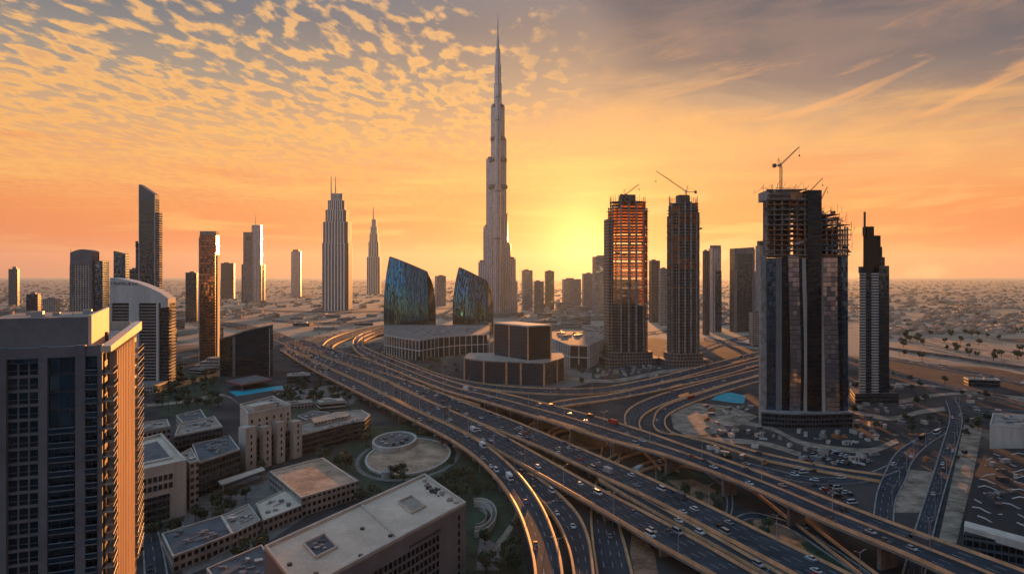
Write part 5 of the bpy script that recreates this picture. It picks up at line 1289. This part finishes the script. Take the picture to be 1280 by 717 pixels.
def extrude(mb, prof, w, mi=0, taper=1.0, zref=0):
    n = len(prof); A = []; B = []
    zs = [p[1] for p in prof]; zl, zh = min(zs), max(zs)
    for x, z in prof:
        f = w / 2 * (1 - (1 - taper) * (z - zl) / max(.01, zh - zl)); A.append((x, -f, z)); B.append((x, f, z))
    for i in range(n):
        j = (i + 1) % n; mb.face([A[j], A[i], B[i], B[j]], None, mi)
    mb.face(list(A), None, mi); mb.face(list(reversed(B)), None, mi)
PROTO = {}; CARM = {}
def car_parts(kind, col, full):
    key = (kind, col, full)
    if key in PROTO: return PROTO[key]
    L, W, Hh, body, cab = KINDS[kind]; mb = MB(); extrude(mb, body, W, 0, .94)
    roof = sorted(cab, key=lambda p: -p[1])[:2]; zr = min(roof[0][1], roof[1][1]) - .16
    if kind == 'lorry': mb.box((-.9, 0, 1.12), (6.4, W, 2.2))
    x0, x1 = min(p[0] for p in roof), max(p[0] for p in roof)
    mb.box(((x0 + x1) / 2, 0, zr + .10), (x1 - x0, W * (.70 if kind != 'bus' else .9), .13))
    res = {}
    if not full: extrude(mb, cab, W * .95, 1, .80 if kind in ('saloon', 'hatchback', 'off-roader') else .95)
    def mk(nm, b_, ms): o = b_.build(nm, ms); COL.objects.unlink(o); return o.data
    res['body'] = mk('car_body', mb, [PAINT[col], M['glass_black']])
    if full:
        g_ = MB(); extrude(g_, cab, W * .95, 0, .80 if kind in ('saloon', 'hatchback', 'off-roader') else .95); res['cabin_glass'] = mk('cabin_glass', g_, M['glass_black'])
        wr = .33 if L < 5 else .42; wb = MB()
        for s_ in (-.1, .1): pass
        pts = [(wr * math.cos(a), wr * math.sin(a)) for a in [2 * math.pi * q / 12 for q in range(12)]]
        for i in range(12):
            a, b = pts[i], pts[(i + 1) % 12]; wb.face([(a[0], -.12, a[1]), (b[0], -.12, b[1]), (b[0], .12, b[1]), (a[0], .12, a[1])])
        wb.face([(a[0], -.12, a[1]) for a in pts]); wb.face([(a[0], .12, a[1]) for a in reversed(pts)]); res['wheel'] = mk('wheel', wb, M['tyre'])
        rb = MB(); pr = [(wr * .6 * math.cos(a), wr * .6 * math.sin(a)) for a in [2 * math.pi * q / 8 for q in range(8)]]
        for i in range(8):
            a, b = pr[i], pr[(i + 1) % 8]; rb.face([(a[0], -.135, a[1]), (b[0], -.135, b[1]), (b[0], .135, b[1]), (a[0], .135, a[1])])
        rb.face([(a[0], -.135, a[1]) for a in pr]); rb.face([(a[0], .135, a[1]) for a in reversed(pr)]); res['rim'] = mk('rim', rb, M['steel'])
        lb_ = MB(); lb_.box((0, 0, 0), (.12, .36, .16)); res['headlight'] = mk('headlight', lb_, HEADL)
        tb = MB(); tb.box((0, 0, 0), (.1, .32, .2)); res['tail_light'] = mk('tail_light', tb, TAILL)
    PROTO[key] = res; return res
def child(nm, me, par, loc): o = bpy.data.objects.new(nm, me); COL.objects.link(o); o.parent = par; o.location = loc; return o
def put_car(kind, col, p, yaw, pitch, label, group, full):
    res = car_parts(kind, col, full); L, W, Hh, body, cab = KINDS[kind]
    cat = 'bus' if kind == 'bus' else 'lorry' if kind == 'lorry' else 'van' if kind == 'van' else 'car'
    if not full:
        o = bpy.data.objects.new(cat if cat != 'car' else 'car', res['body']); COL.objects.link(o)
    else:
        o = bpy.data.objects.new(cat, None); COL.objects.link(o)
        child('body', res['body'], o, (0, 0, 0)); child('cabin_glass', res['cabin_glass'], o, (0, 0, 0))
        wx = L * .31; wr = .33 if L < 5 else .42
        for sx in (-wx, wx):
            for sy in (-1, 1): w_ = child('wheel', res['wheel'], o, (sx, sy * (W / 2 - .12), wr)); child('rim', res['rim'], w_, (0, 0, 0))
        hz_ = body[2][1] - .12
        for sy in (-1, 1): child('headlight', res['headlight'], o, (L / 2 - .03, sy * W * .36, hz_ - .1)); child('tail_light', res['tail_light'], o, (-L / 2 + .03, sy * W * .37, hz_))
    o.location = p; o.rotation_euler = (0, pitch, yaw); tag(o, label, cat, group); return o

def on_road(key, s_at, lane, back=False):
    L, Q, s, lanes, lb = ROADS[key]
    i = 0
    while i < len(s) - 2 and s[i + 1] < s_at: i += 1
    f = (s_at - s[i]) / max(.01, s[i + 1] - s[i]); a, b = L[i].lerp(L[i + 1], f), Q[i].lerp(Q[i + 1], f)
    w = (b - a).length; mrg = 1.3 / w; p = a.lerp(b, mrg + (1 - 2 * mrg) * (lane + .5) / lanes)
    d = ((L[i + 1] + Q[i + 1]) - (L[i] + Q[i])).normalized()
    if back: d = -d
    return p + Vector((0, 0, .02)), math.atan2(d.y, d.x), -math.asin(d.z)
RN = {'A': 'the curving near ramp', 'B': 'the wide near flyover', 'C': 'the busy middle flyover', 'D': 'the tall far flyover', 'B2': 'the narrow slip ramp', 'F': 'the weaving feeder flyover', 'E': 'the cube hall ribbon road', 'F2': 'the road below the twin towers',
      'G1': 'the hooked inner road', 'G2': 'the hooked outer road', 'H': 'the straight right road', 'I': 'the forking road', 'I2': 'the yard service road', 'K': 'the far right bend', 'A2': 'the lower curved ramp', 'A3': 'the bottom ground road', 'J1': 'the loop under the flyovers', 'J2': 'the second loop under the flyovers', 'J3': 'the third loop under the flyovers', 'Z': 'the jammed trunk road', 'Y2': 'the desert road', 'Y3': 'the desert cross road', 'Y4': 'the desert edge road', 'X1': 'the lane behind the low sheds', 'X2': 'the lane below the nearest tower', 'Y1': 'the far sand road', 'Y5': 'the far curve road'}
cars = []; cr = random.Random(77)
def traffic(key, n, lo=0.0, hi=1.0, oneway=None):
    L, Q, s, lanes, lb = ROADS[key]; used = []
    tries = 0
    while n > 0 and tries < 4000:
        tries += 1; q = s[-1] * cr.uniform(lo, hi); ln = cr.randrange(lanes)
        if any(u == ln and abs(v - q) < 9 for u, v in used): continue
        used.append((ln, q)); bk = (ln >= lanes / 2) if oneway is None else oneway
        p, yaw, pit = on_road(key, q, ln + cr.uniform(-.12, .12), bk)
        kd = cr.choices(list(KINDS), (42, 16, 24, 10, 3, 5))[0]; cl = cr.choices(list(PAINT), (42, 14, 18, 12, 4, 5, 5))[0]
        cars.append((p, yaw, pit, kd, cl, key)); n -= 1
for key, n, lo, hi, ow in (('A', 20, .35, 1, False), ('A', 60, 0, .35, False), ('B', 40, .3, 1, False), ('B', 60, 0, .3, False), ('C', 44, .35, .75, True), ('C', 34, .72, 1, True), ('C', 80, 0, .35, True), ('D', 44, .45, 1, None), ('D', 60, 0, .45, None), ('B2', 3, .1, .95, False), ('F', 22, 0, 1, True), ('E', 16, 0, 1, None), ('F2', 9, 0, 1, None), ('G1', 12, 0, 1, None),
                       ('G2', 9, 0, 1, None), ('H', 10, .05, .9, None), ('I', 6, 0, .95, None), ('I2', 6, 0, 1, None), ('K', 3, 0, 1, None), ('A2', 10, .1, 1, False), ('A3', 12, .3, 1, None), ('J1', 3, 0, 1, False), ('J2', 4, 0, 1, False), ('J3', 6, 0, 1, False), ('Z', 130, 0, 1, None), ('Y2', 12, 0, 1, None), ('Y3', 20, 0, 1, None), ('Y4', 14, 0, 1, None), ('Y1', 10, 0, 1, None), ('Y5', 14, 0, 1, None), ('X1', 5, 0, 1, None), ('X2', 7, 0, 1, None)):
    traffic(key, n, lo, hi, ow)
# parked rows: construction yard, the lots by the junction and by the pool
def parked(px, py, n, dpx, dpy, key, jit=.5):
    for i in range(n):
        p = P(px + dpx * i, py + dpy * i); d = P(px + dpx, py + dpy) - P(px, py); yaw = math.atan2(d.y, d.x) + R(90)
        p += Vector((cr.uniform(-jit, jit), cr.uniform(-jit, jit), 0))
        if not is_free(p.x, p.y, .5) or cr.random() < .18: continue
        cars.append((p + Vector((0, 0, .2)), yaw, 0, cr.choices(list(KINDS), (42, 16, 28, 12, 0, 2))[0], cr.choices(list(PAINT), (46, 14, 16, 12, 4, 4, 4))[0], key))
for i in range(4): parked(985 + i * 8, 592 - i * 5, 16, 5.4, 2.5, 'parking')
for i in range(3): parked(1000 + i * 10, 575 - i * 6, 14, 5.5, 1.2, 'parking')
for i in range(3): parked(345 + i * 5, 492 - i * 4, 14, 4.2, .6, 'pool')
for i in range(5): parked(380 + i * 10, 424 - i * 3, 16, 3.0, 1.4, 'farlot')
for i in range(5): parked(424 + i * 10, 450 - i * 4, 9, 2.6, 1.2, 'farlot')
for i in range(4): parked(458 + i * 4, 428 + i * 4, 8, 3.0, 1.6, 'farlot')
parked(225, 655, 9, -4.2, 5.0, 'court'); parked(236, 690, 8, 5, -1.6, 'court'); parked(640, 492, 14, 4, .0, 'hall')
RN.update(parking='the double tower car park', pool='the car park by the pool', farlot='the lot inside the loops', court='the court by the low sheds', hall='the forecourt of the cube hall')
cars.sort(key=lambda c: (c[0] - Vector((0, 0, 120))).length)
near, rest = cars[:292], cars[292:]
cnt = {}
def ordinal(n): return ['first', 'second', 'third', 'fourth', 'fifth', 'sixth', 'seventh', 'eighth', 'ninth', 'tenth'][n - 1] if n <= 10 else f"{n}{'th' if 10 < n % 100 < 14 else {1: 'st', 2: 'nd', 3: 'rd'}.get(n % 10, 'th')}"
tot = {}
for c in near: tot[(c[3], c[4], c[5])] = tot.get((c[3], c[4], c[5]), 0) + 1
for p, yaw, pit, kd, cl, key in near:
    k = (kd, cl, key); cnt[k] = cnt.get(k, 0) + 1
    tail = 'the only one there' if tot[k] == 1 else f'{ordinal(cnt[k])} such from the camera'
    put_car(kd, cl, p, yaw, pit, f"{cl} {kd} on {RN[key]}, {tail}", 'vehicles on ' + RN[key], (p - Vector((0, 0, 120))).length < 520)
fm_b = MB(); mats = list(PAINT.values()) + [M['glass_black']]; names = list(PAINT)
for p, yaw, pit, kd, cl, key in rest:
    L, W, Hh, body, cab = KINDS[kd]; i0 = len(fm_b.v); extrude(fm_b, body, W, names.index(cl), .94); extrude(fm_b, cab, W * .95, len(mats) - 1, .85)
    zr = max(q[1] for q in cab); fm_b.box((0 if L < 6 else -.5, 0, zr - .05), (L * .4, W * .7, .1), 0, names.index(cl))
    ca, sa = math.cos(yaw), math.sin(yaw)
    for i in range(i0, len(fm_b.v)):
        x, y, z = fm_b.v[i]; fm_b.v[i] = (p.x + ca * x - sa * y, p.y + sa * x + ca * y, p.z + z - math.sin(pit) * x)
tag(fm_b.build('distant_traffic', mats), 'mass of far cars on the trunk road and road loops', 'cars', kind='stuff')

# ================================================================== lamp posts
def lamp_proto():
    t = thing('street_lamp', '', 'street lamp'); p = MB(); p.bar((0, 0, 0), (0, 0, 11), .17, 6, 0, .10); p.build('pole', M['steel'], t)
    for s_ in (-1, 1):
        a = MB(); a.bar((0, 0, 10.7), (1.9 * s_, 0, 11.6), .08, 5); a.build('arm', M['steel'], t)
        h = MB(); h.box((2.3 * s_, 0, 11.5), (1.0, .34, .2)); h.build('lamp_head', M['greywall'], t)
    return t
LP = lamp_proto(); LK = kids_of(LP); first = True
for key, frac, step, ofs in (('C', .98, 42, 300), ('D', .5, 46, 420), ('B', .02, 48, 420), ('A', .97, 40, 380), ('H', .99, 40, 20), ('E', .02, 45, 30), ('I', .02, 40, 20)):
    L, Q, s, lanes, lb = ROADS[key]; q = ofs; sp = []
    while q < s[-1] - 5: sp.append(q); q += step
    for n, q in enumerate(reversed(sp)):
        p, yaw, pit = on_road(key, q, frac * lanes - .5)
        lab = f"thin pale street lamp on {RN[key]}, {ordinal(n + 1)} post from the camera"
        if first: o = LP; o.location = p; o.rotation_euler = (0, 0, yaw + R(90)); first = False
        else: o = copy_tree(LP, LK, p, yaw + R(90))
        tag(o, lab, 'street lamp', 'street lamps on ' + RN[key])

# ================================================================== trees
tr = random.Random(12)
def crown_mesh(kind, seed):
    r = random.Random(seed); b = MB()
    if kind == 'palm':
        for k in range(15):
            a = 2 * math.pi * k / 15 + r.uniform(-.2, .2); el_ = r.uniform(-.25, .9); Ln = r.uniform(2.4, 3.2); pv = None
            for i in range(6):
                f = i / 5; d = Ln * f; z = 7 + math.sin(el_) * d - .32 * d * d * .45 + .3; w = .42 * (1 - f) + .06
                c = Vector((math.cos(a) * d * math.cos(el_ * .6), math.sin(a) * d * math.cos(el_ * .6), z)); sd = Vector((-math.sin(a), math.cos(a), 0)) * w
                cur = (c - sd - Vector((0, 0, w * .5)), c, c + sd - Vector((0, 0, w * .5)))
                if pv:
                    b.face([pv[0], cur[0], cur[1], pv[1]]); b.face([pv[1], cur[1], cur[2], pv[2]])
                pv = cur
        return b
    blobs = [(Vector((r.uniform(-1.6, 1.6), r.uniform(-1.6, 1.6), r.uniform(3.2, 5.6))), r.uniform(1.0, 1.8)) for _ in range(8)]
    for c, q in blobs:
        for _ in range(46):
            v = Vector((r.gauss(0, 1), r.gauss(0, 1), r.gauss(0, 1))).normalized() * q * r.uniform(.55, 1.08) ; v.z *= .8; p = c + v
            n_ = (v.normalized() + Vector((r.uniform(-.6, .6), r.uniform(-.6, .6), r.uniform(-.3, .8)))).normalized(); a = n_.orthogonal().normalized(); e = n_.cross(a); z = r.uniform(.22, .5)
            th = r.uniform(0, 6.28); a, e = a * math.cos(th) + e * math.sin(th), e * math.cos(th) - a * math.sin(th)
            b.face([p - a * z - e * z * .6, p + a * z - e * z * .5, p + a * z * .8 + e * z * .7, p - a * z * .7 + e * z * .6])
    return b
TP = []
for i in range(6):
    palm = i >= 4; t = thing('palm_tree' if palm else 'tree', '', 'palm' if palm else 'tree', (0, 0, -50)); k = MB()
    if palm: k.bar((0, 0, -.3), (.1, .05, 3.6), .22, 7, 0, .17); k.bar((.1, .05, 3.6), (.15, 0, 7.1), .17, 7, 0, .13)
    else:
        k.bar((0, 0, -.3), (.1, 0, 2.8), .24, 7, 0, .16)
        for a in range(5): k.bar((.1, 0, 2.2 + a * .15), (1.3 * math.cos(a * 1.3), 1.3 * math.sin(a * 1.3), 4.2), .11, 5, 0, .04)
    k.build('trunk', M['bark'], t); crown_mesh('palm' if palm else 'tree', i + 40).build('crown', M['leaf'] if i % 2 == 0 else M['leaf2'], t); TP.append((t, kids_of(t)))
TUSED = set()
def plant(x, y, label, group, ks=(0, 1, 2, 3), s=1.0, z=0):
    i = tr.choice(ks); t, kk_ = TP[i]; sc_ = s * tr.uniform(.8, 1.35)
    if i not in TUSED: TUSED.add(i); o = t; o.location = (x, y, z); o.rotation_euler = (0, 0, tr.uniform(0, 6)); o.scale = (sc_,) * 3
    else: o = copy_tree(t, kk_, (x, y, z), tr.uniform(0, 6), sc_)
    tag(o, label, 'palm' if i >= 4 else 'tree', group)
def grove(pxr, pyr, n, label, group, ks=(0, 1, 2, 3), s=1.0, rad=1.5):
    k = 0; tries = 0
    while k < n and tries < n * 30:
        tries += 1; p = P(tr.uniform(*pxr), tr.uniform(*pyr))
        if is_free(p.x, p.y, rad): plant(p.x, p.y, label, group, ks, s); OCC.add((int(p.x // GS), int(p.y // GS))); k += 1
grove((175, 275), (462, 512), 60, 'dark leafy tree in the gardens left of the pool', 'garden trees left of the pool', s=1.25)
grove((175, 275), (470, 515), 14, 'palm standing in the gardens left of the pool', 'garden palms left of the pool', (4, 5), 1.3)
grove((340, 450), (480, 505), 30, 'dark tree on the verge between the pool and the highway', 'verge trees by the highway', s=1.2)
grove((395, 640), (545, 640), 34, 'small tree on the dark lawn around the round plaza', 'lawn trees around the plaza', s=1.25)
grove((600, 655), (600, 717), 14, 'bush like tree on the lawn right of the broad pale roofed block', 'lawn trees by the curving ramp', s=1.1)
grove((480, 620), (446, 470), 24, 'young tree along the front of the colonnaded mall', 'mall street trees', s=1.0)
grove((640, 760), (462, 482), 12, 'young tree beside the dark cube hall', 'cube hall trees', s=.9)
grove((165, 330), (575, 717), 36, 'dark tree squeezed between the low sheds at lower left', 'courtyard trees lower left', s=1.0)
grove((820, 1000), (580, 680), 16, 'small tree on the grass islands below the tall far flyover', 'traffic island trees', s=1.0)
grove((1118, 1280), (418, 452), 34, 'lone desert tree on the pale sand strip at right', 'desert strip trees', s=1.7)
grove((1060, 1235), (470, 545), 26, 'scrubby tree on the rough ground around the spire tower', 'scrub around the spire tower', s=1.1)
grove((1172, 1215), (530, 680), 14, 'scrubby tree between the straight road and the dark roofed mall', 'roadside scrub at right', s=.7)
for t, kk_ in TP:
    if t.location.z < -40:
        for q, _ in kk_: bpy.data.objects.remove(q)
        bpy.data.objects.remove(t)

# ================================================================== site clutter
sr = random.Random(5)
def cabin(x, y, col, label, group, lx_=6.1, h=2.6, ang=None):
    ang = sr.uniform(0, 3.1) if ang is None else ang; t = thing('site_cabin', label, 'cabin', (x, y, 0), ang, group)
    b = MB(); b.box((0, 0, -.2), (lx_, 2.5, h + .2)); b.build('body', M[col], t); b = MB(); b.box((0, 0, h + .003), (lx_ + .2, 2.7, .14)); b.build('roof', M['steel'], t)
    b = MB(); b.box((lx_ * .2, -1.27, .1), (.95, .08, 2.0)); b.build('door', M['dark'], t); b = MB(); b.box((-lx_ * .2, -1.27, 1.0), (1.4, .08, .9)); b.build('window', M['glass_black'], t)
def stack(x, y, label, group):
    t = thing('material_stack', label, 'materials', (x, y, 0), sr.uniform(0, 3), group); b = MB(); z = -.1; w = sr.uniform(2.5, 8)
    m = sr.choice(('cream', 'rust', 'steel', 'concrete', 'white'))
    for k in range(sr.randint(2, 5)):
        b.box((sr.uniform(-.3, .3), sr.uniform(-.3, .3), z), (w, sr.uniform(1.5, 3), .5)); z += .52
    b.build('boards', M[m], t); b = MB(); b.box((0, 0, z), (w * .5, 1.2, .7)); b.build('bundle', M[sr.choice(('dark', 'concrete', 'rust'))], t)
def scatter(pxr, pyr, n, fn, rad=3):
    k = tries = 0
    while k < n and tries < n * 40:
        tries += 1; p = P(sr.uniform(*pxr), sr.uniform(*pyr))
        if is_free(p.x, p.y, rad): fn(p); occ_mark(p.x - 2, p.x + 2, p.y - 2, p.y + 2); k += 1
for c, m in (('tan', 'rooftan'), ('cream', 'cream'), ('grey', 'greywall')):
    scatter((880, 1120), (505, 590), 12, lambda p: cabin(p.x, p.y, m, f'{c} site cabin in the building yard around the double tower', f'{c} cabins around the double tower'))
    scatter((745, 900), (452, 472), 7, lambda p: cabin(p.x, p.y, m, f'{c} site cabin at the foot of the unfinished twin towers', f'{c} cabins under the twin towers'))
    scatter((1065, 1230), (478, 530), 8, lambda p: cabin(p.x, p.y, m, f'{c} cabin on the rough lot beside the spire tower', f'{c} cabins beside the spire tower'))
scatter((880, 1120), (505, 600), 46, lambda p: stack(p.x, p.y, 'stack of building materials in the yard around the double tower', 'material stacks around the double tower'))
scatter((745, 900), (452, 472), 20, lambda p: stack(p.x, p.y, 'stack of building materials at the foot of the unfinished twin towers', 'material stacks under the twin towers'))
scatter((1120, 1200), (540, 650), 14, lambda p: stack(p.x, p.y, 'stack of building materials on the sand lot by the forking road', 'material stacks by the forking road'))
# low blocks filling the middle distance, each a building of its own
def block(x, y, w, d, h, ang, label, group, fac, roof, parts=True):
    t = thing('low_building', label, 'building', (x, y, 0), ang, group); b = MB(); b.box((0, 0, -.5), (w, d, h + .5), 0, 0, 1); b.build('walls', [fac, M[roof]], t)
    if parts:
        b = MB(); tk = .35
        for q in ((0, -d/2 + tk/2, w, tk), (0, d/2 - tk/2, w, tk), (-w/2 + tk/2, 0, tk, d - 2*tk), (w/2 - tk/2, 0, tk, d - 2*tk)): b.box((q[0], q[1], h), (q[2], q[3], .8))
        b.build('parapet', M['cream'], t)
        for k in range(sr.randint(1, 3)):
            b = MB(); b.box((sr.uniform(-.3, .3) * w, sr.uniform(-.3, .3) * d, h), (sr.uniform(1.5, w * .35), sr.uniform(1.5, d * .35), sr.uniform(.8, 3))); b.build('roof_room', M[sr.choice(('cream', 'concrete', 'steel', 'greywall'))], t)
def blocks(pxr, pyr, n, wr, hr, label, group, facs=('low', 'lowdark', 'band'), roofs=('rooftan', 'roofgrey', 'roofwhite')):
    def f(p):
        w, d = sr.uniform(*wr), sr.uniform(*wr) * .8; block(p.x, p.y, w, d, sr.uniform(*hr), sr.choice((0, .3, -.3, .5)), label, group, FM[sr.choice(facs)], sr.choice(roofs)); occ_mark(p.x - w/2, p.x + w/2, p.y - d/2, p.y + d/2)
    scatter(pxr, pyr, n, f, wr[1] * .55)
blocks((180, 275), (455, 505), 9, (16, 30), (5, 11), 'low block among the trees left of the pool', 'low blocks left of the pool')
blocks((345, 470), (476, 512), 6, (14, 26), (4, 8), 'low block on the verge between the pool and the highway', 'low blocks by the highway')
blocks((1120, 1230), (480, 512), 9, (16, 30), (4, 8), 'low block on the rough lot right of the spire tower', 'low blocks right of the spire tower')
blocks((880, 1110), (515, 575), 6, (12, 22), (3, 7), 'low block inside the yard around the double tower', 'low blocks around the double tower', ('site', 'low'))
blocks((0, 270), (392, 440), 34, (24, 48), (8, 26), 'mid rise block on the dusty plain behind the nearest left tower', 'mid rise blocks on the left plain', ('low', 'grid', 'band', 'grey'))
blocks((340, 480), (392, 412), 8, (20, 40), (4, 9), 'low shed on the pale sand near the broad stepped tower', 'sheds near the stepped tower')
blocks((640, 760), (384, 425), 22, (26, 50), (6, 22), 'low hazy block on the plain right of the tallest tower', 'low blocks right of the tallest tower', ('low', 'grey', 'band'))
blocks((835, 960), (378, 410), 16, (24, 44), (5, 18), 'low hazy block on the plain behind the twin towers', 'low blocks behind the twin towers', ('low', 'grey', 'band'))

# ---- the low town spreading over the plain: the nearest houses one by one, the rest as one mass
hr_ = random.Random(99)
HB = []
for _ in range(4000):
    px = hr_.uniform(-40, 1320); py = 343 + 8.0 + 72 * hr_.random() ** 1.7
    if 330 < px < 480 and py > 372 and hr_.random() < .8: continue
    if px < 1100 and py > 400: continue
    p = P(px, py)
    if py > 365 and not is_free(p.x, p.y, 9): continue
    if 1118 < px and 418 < py: continue
    HB.append((p.y, p.x, hr_.uniform(10, 24), hr_.uniform(9, 20), hr_.choice((3.5, 4, 4, 6.5, 7, 7, 9)), hr_.uniform(-.4, .4), hr_.random()))
HB.sort()
TOWN = [pm('cream_walls', (.34, .265, .20, 1), .85, var=.2, scale=.03), pm('pale_walls', (.42, .34, .27, 1), .85, var=.2, scale=.03), pm('dark_roofs', (.20, .16, .13, 1), .9, var=.3, scale=.03), pm('brown_walls', (.30, .22, .17, 1), .9, var=.3, scale=.03)]  # four house tones, the third simply darker
def house_geo(b, x, y, w, d, h, a, q):
    m = 0 if q < .4 else 1 if q < .7 else 3 if q < .9 else 2
    b.box((x, y, -.5), (w, d, h + .5), a, m, (1, 2, 0, 3)[int(q * 37) % 4])
    ox, oy = rot2((w * .2, d * .3), a); b.box((x + ox, y + oy, -.5), (w * .5, d * .7, h + 2.6), a, m, 0)
    ox, oy = rot2((-w * .72, 0), a); b.box((x + ox, y + oy, -.5), (w * .4, d * .6, h * .6), a, m, 1)
near_h = 0; far_b = MB()
for (y, x, w, d, h, a, q) in HB:
    px = x / y * F + CX
    zone = 'right of the spire tower' if px > 1060 else 'behind the twin towers' if px > 740 else 'round the tallest tower' if px > 520 else 'behind the left towers'
    if near_h < 240:
        b = MB(); house_geo(b, 0, 0, w, d, h, 0, q); o = b.build('house', TOWN, None, (x, y, 0)); o.rotation_euler = (0, 0, a)
        tone = 'cream' if q < .4 else 'pale' if q < .7 else 'brown' if q < .9 else 'dark'
        tag(o, f'{tone} flat roofed house in the low town {zone}', 'house', f'{tone} houses {zone}'); near_h += 1
    else: house_geo(far_b, x, y, w, d, h, a, q)
tag(far_b.build('distant_town', TOWN), 'carpet of low houses fading towards the horizon', 'town', kind='stuff')
tb = MB()
for _ in range(1300):
    px = hr_.uniform(-40, 1320); py = 343 + 9 + 64 * hr_.random() ** 1.8; p = P(px, py)
    if py > 385 and (px < 1100 or not is_free(p.x, p.y, 6)): continue
    for k in range(hr_.choice((2, 4, 8))):
        c = p + Vector((hr_.uniform(-16, 16), hr_.uniform(-10, 10), hr_.uniform(1, 3)))
        for q in range(9):
            v = Vector((hr_.gauss(0, 1.8), hr_.gauss(0, 1.8), hr_.gauss(0, 1.3))); s_ = hr_.uniform(.9, 2.2); tb.face([c + v + Vector((-s_, 0, -s_ * .7)), c + v + Vector((s_, hr_.uniform(-s_, s_), -s_ * .7)), c + v + Vector((hr_.uniform(-s_, s_), 0, s_))])
tag(tb.build('distant_trees', M['leaf']), 'scattered dark trees among the far houses', 'trees', kind='stuff')
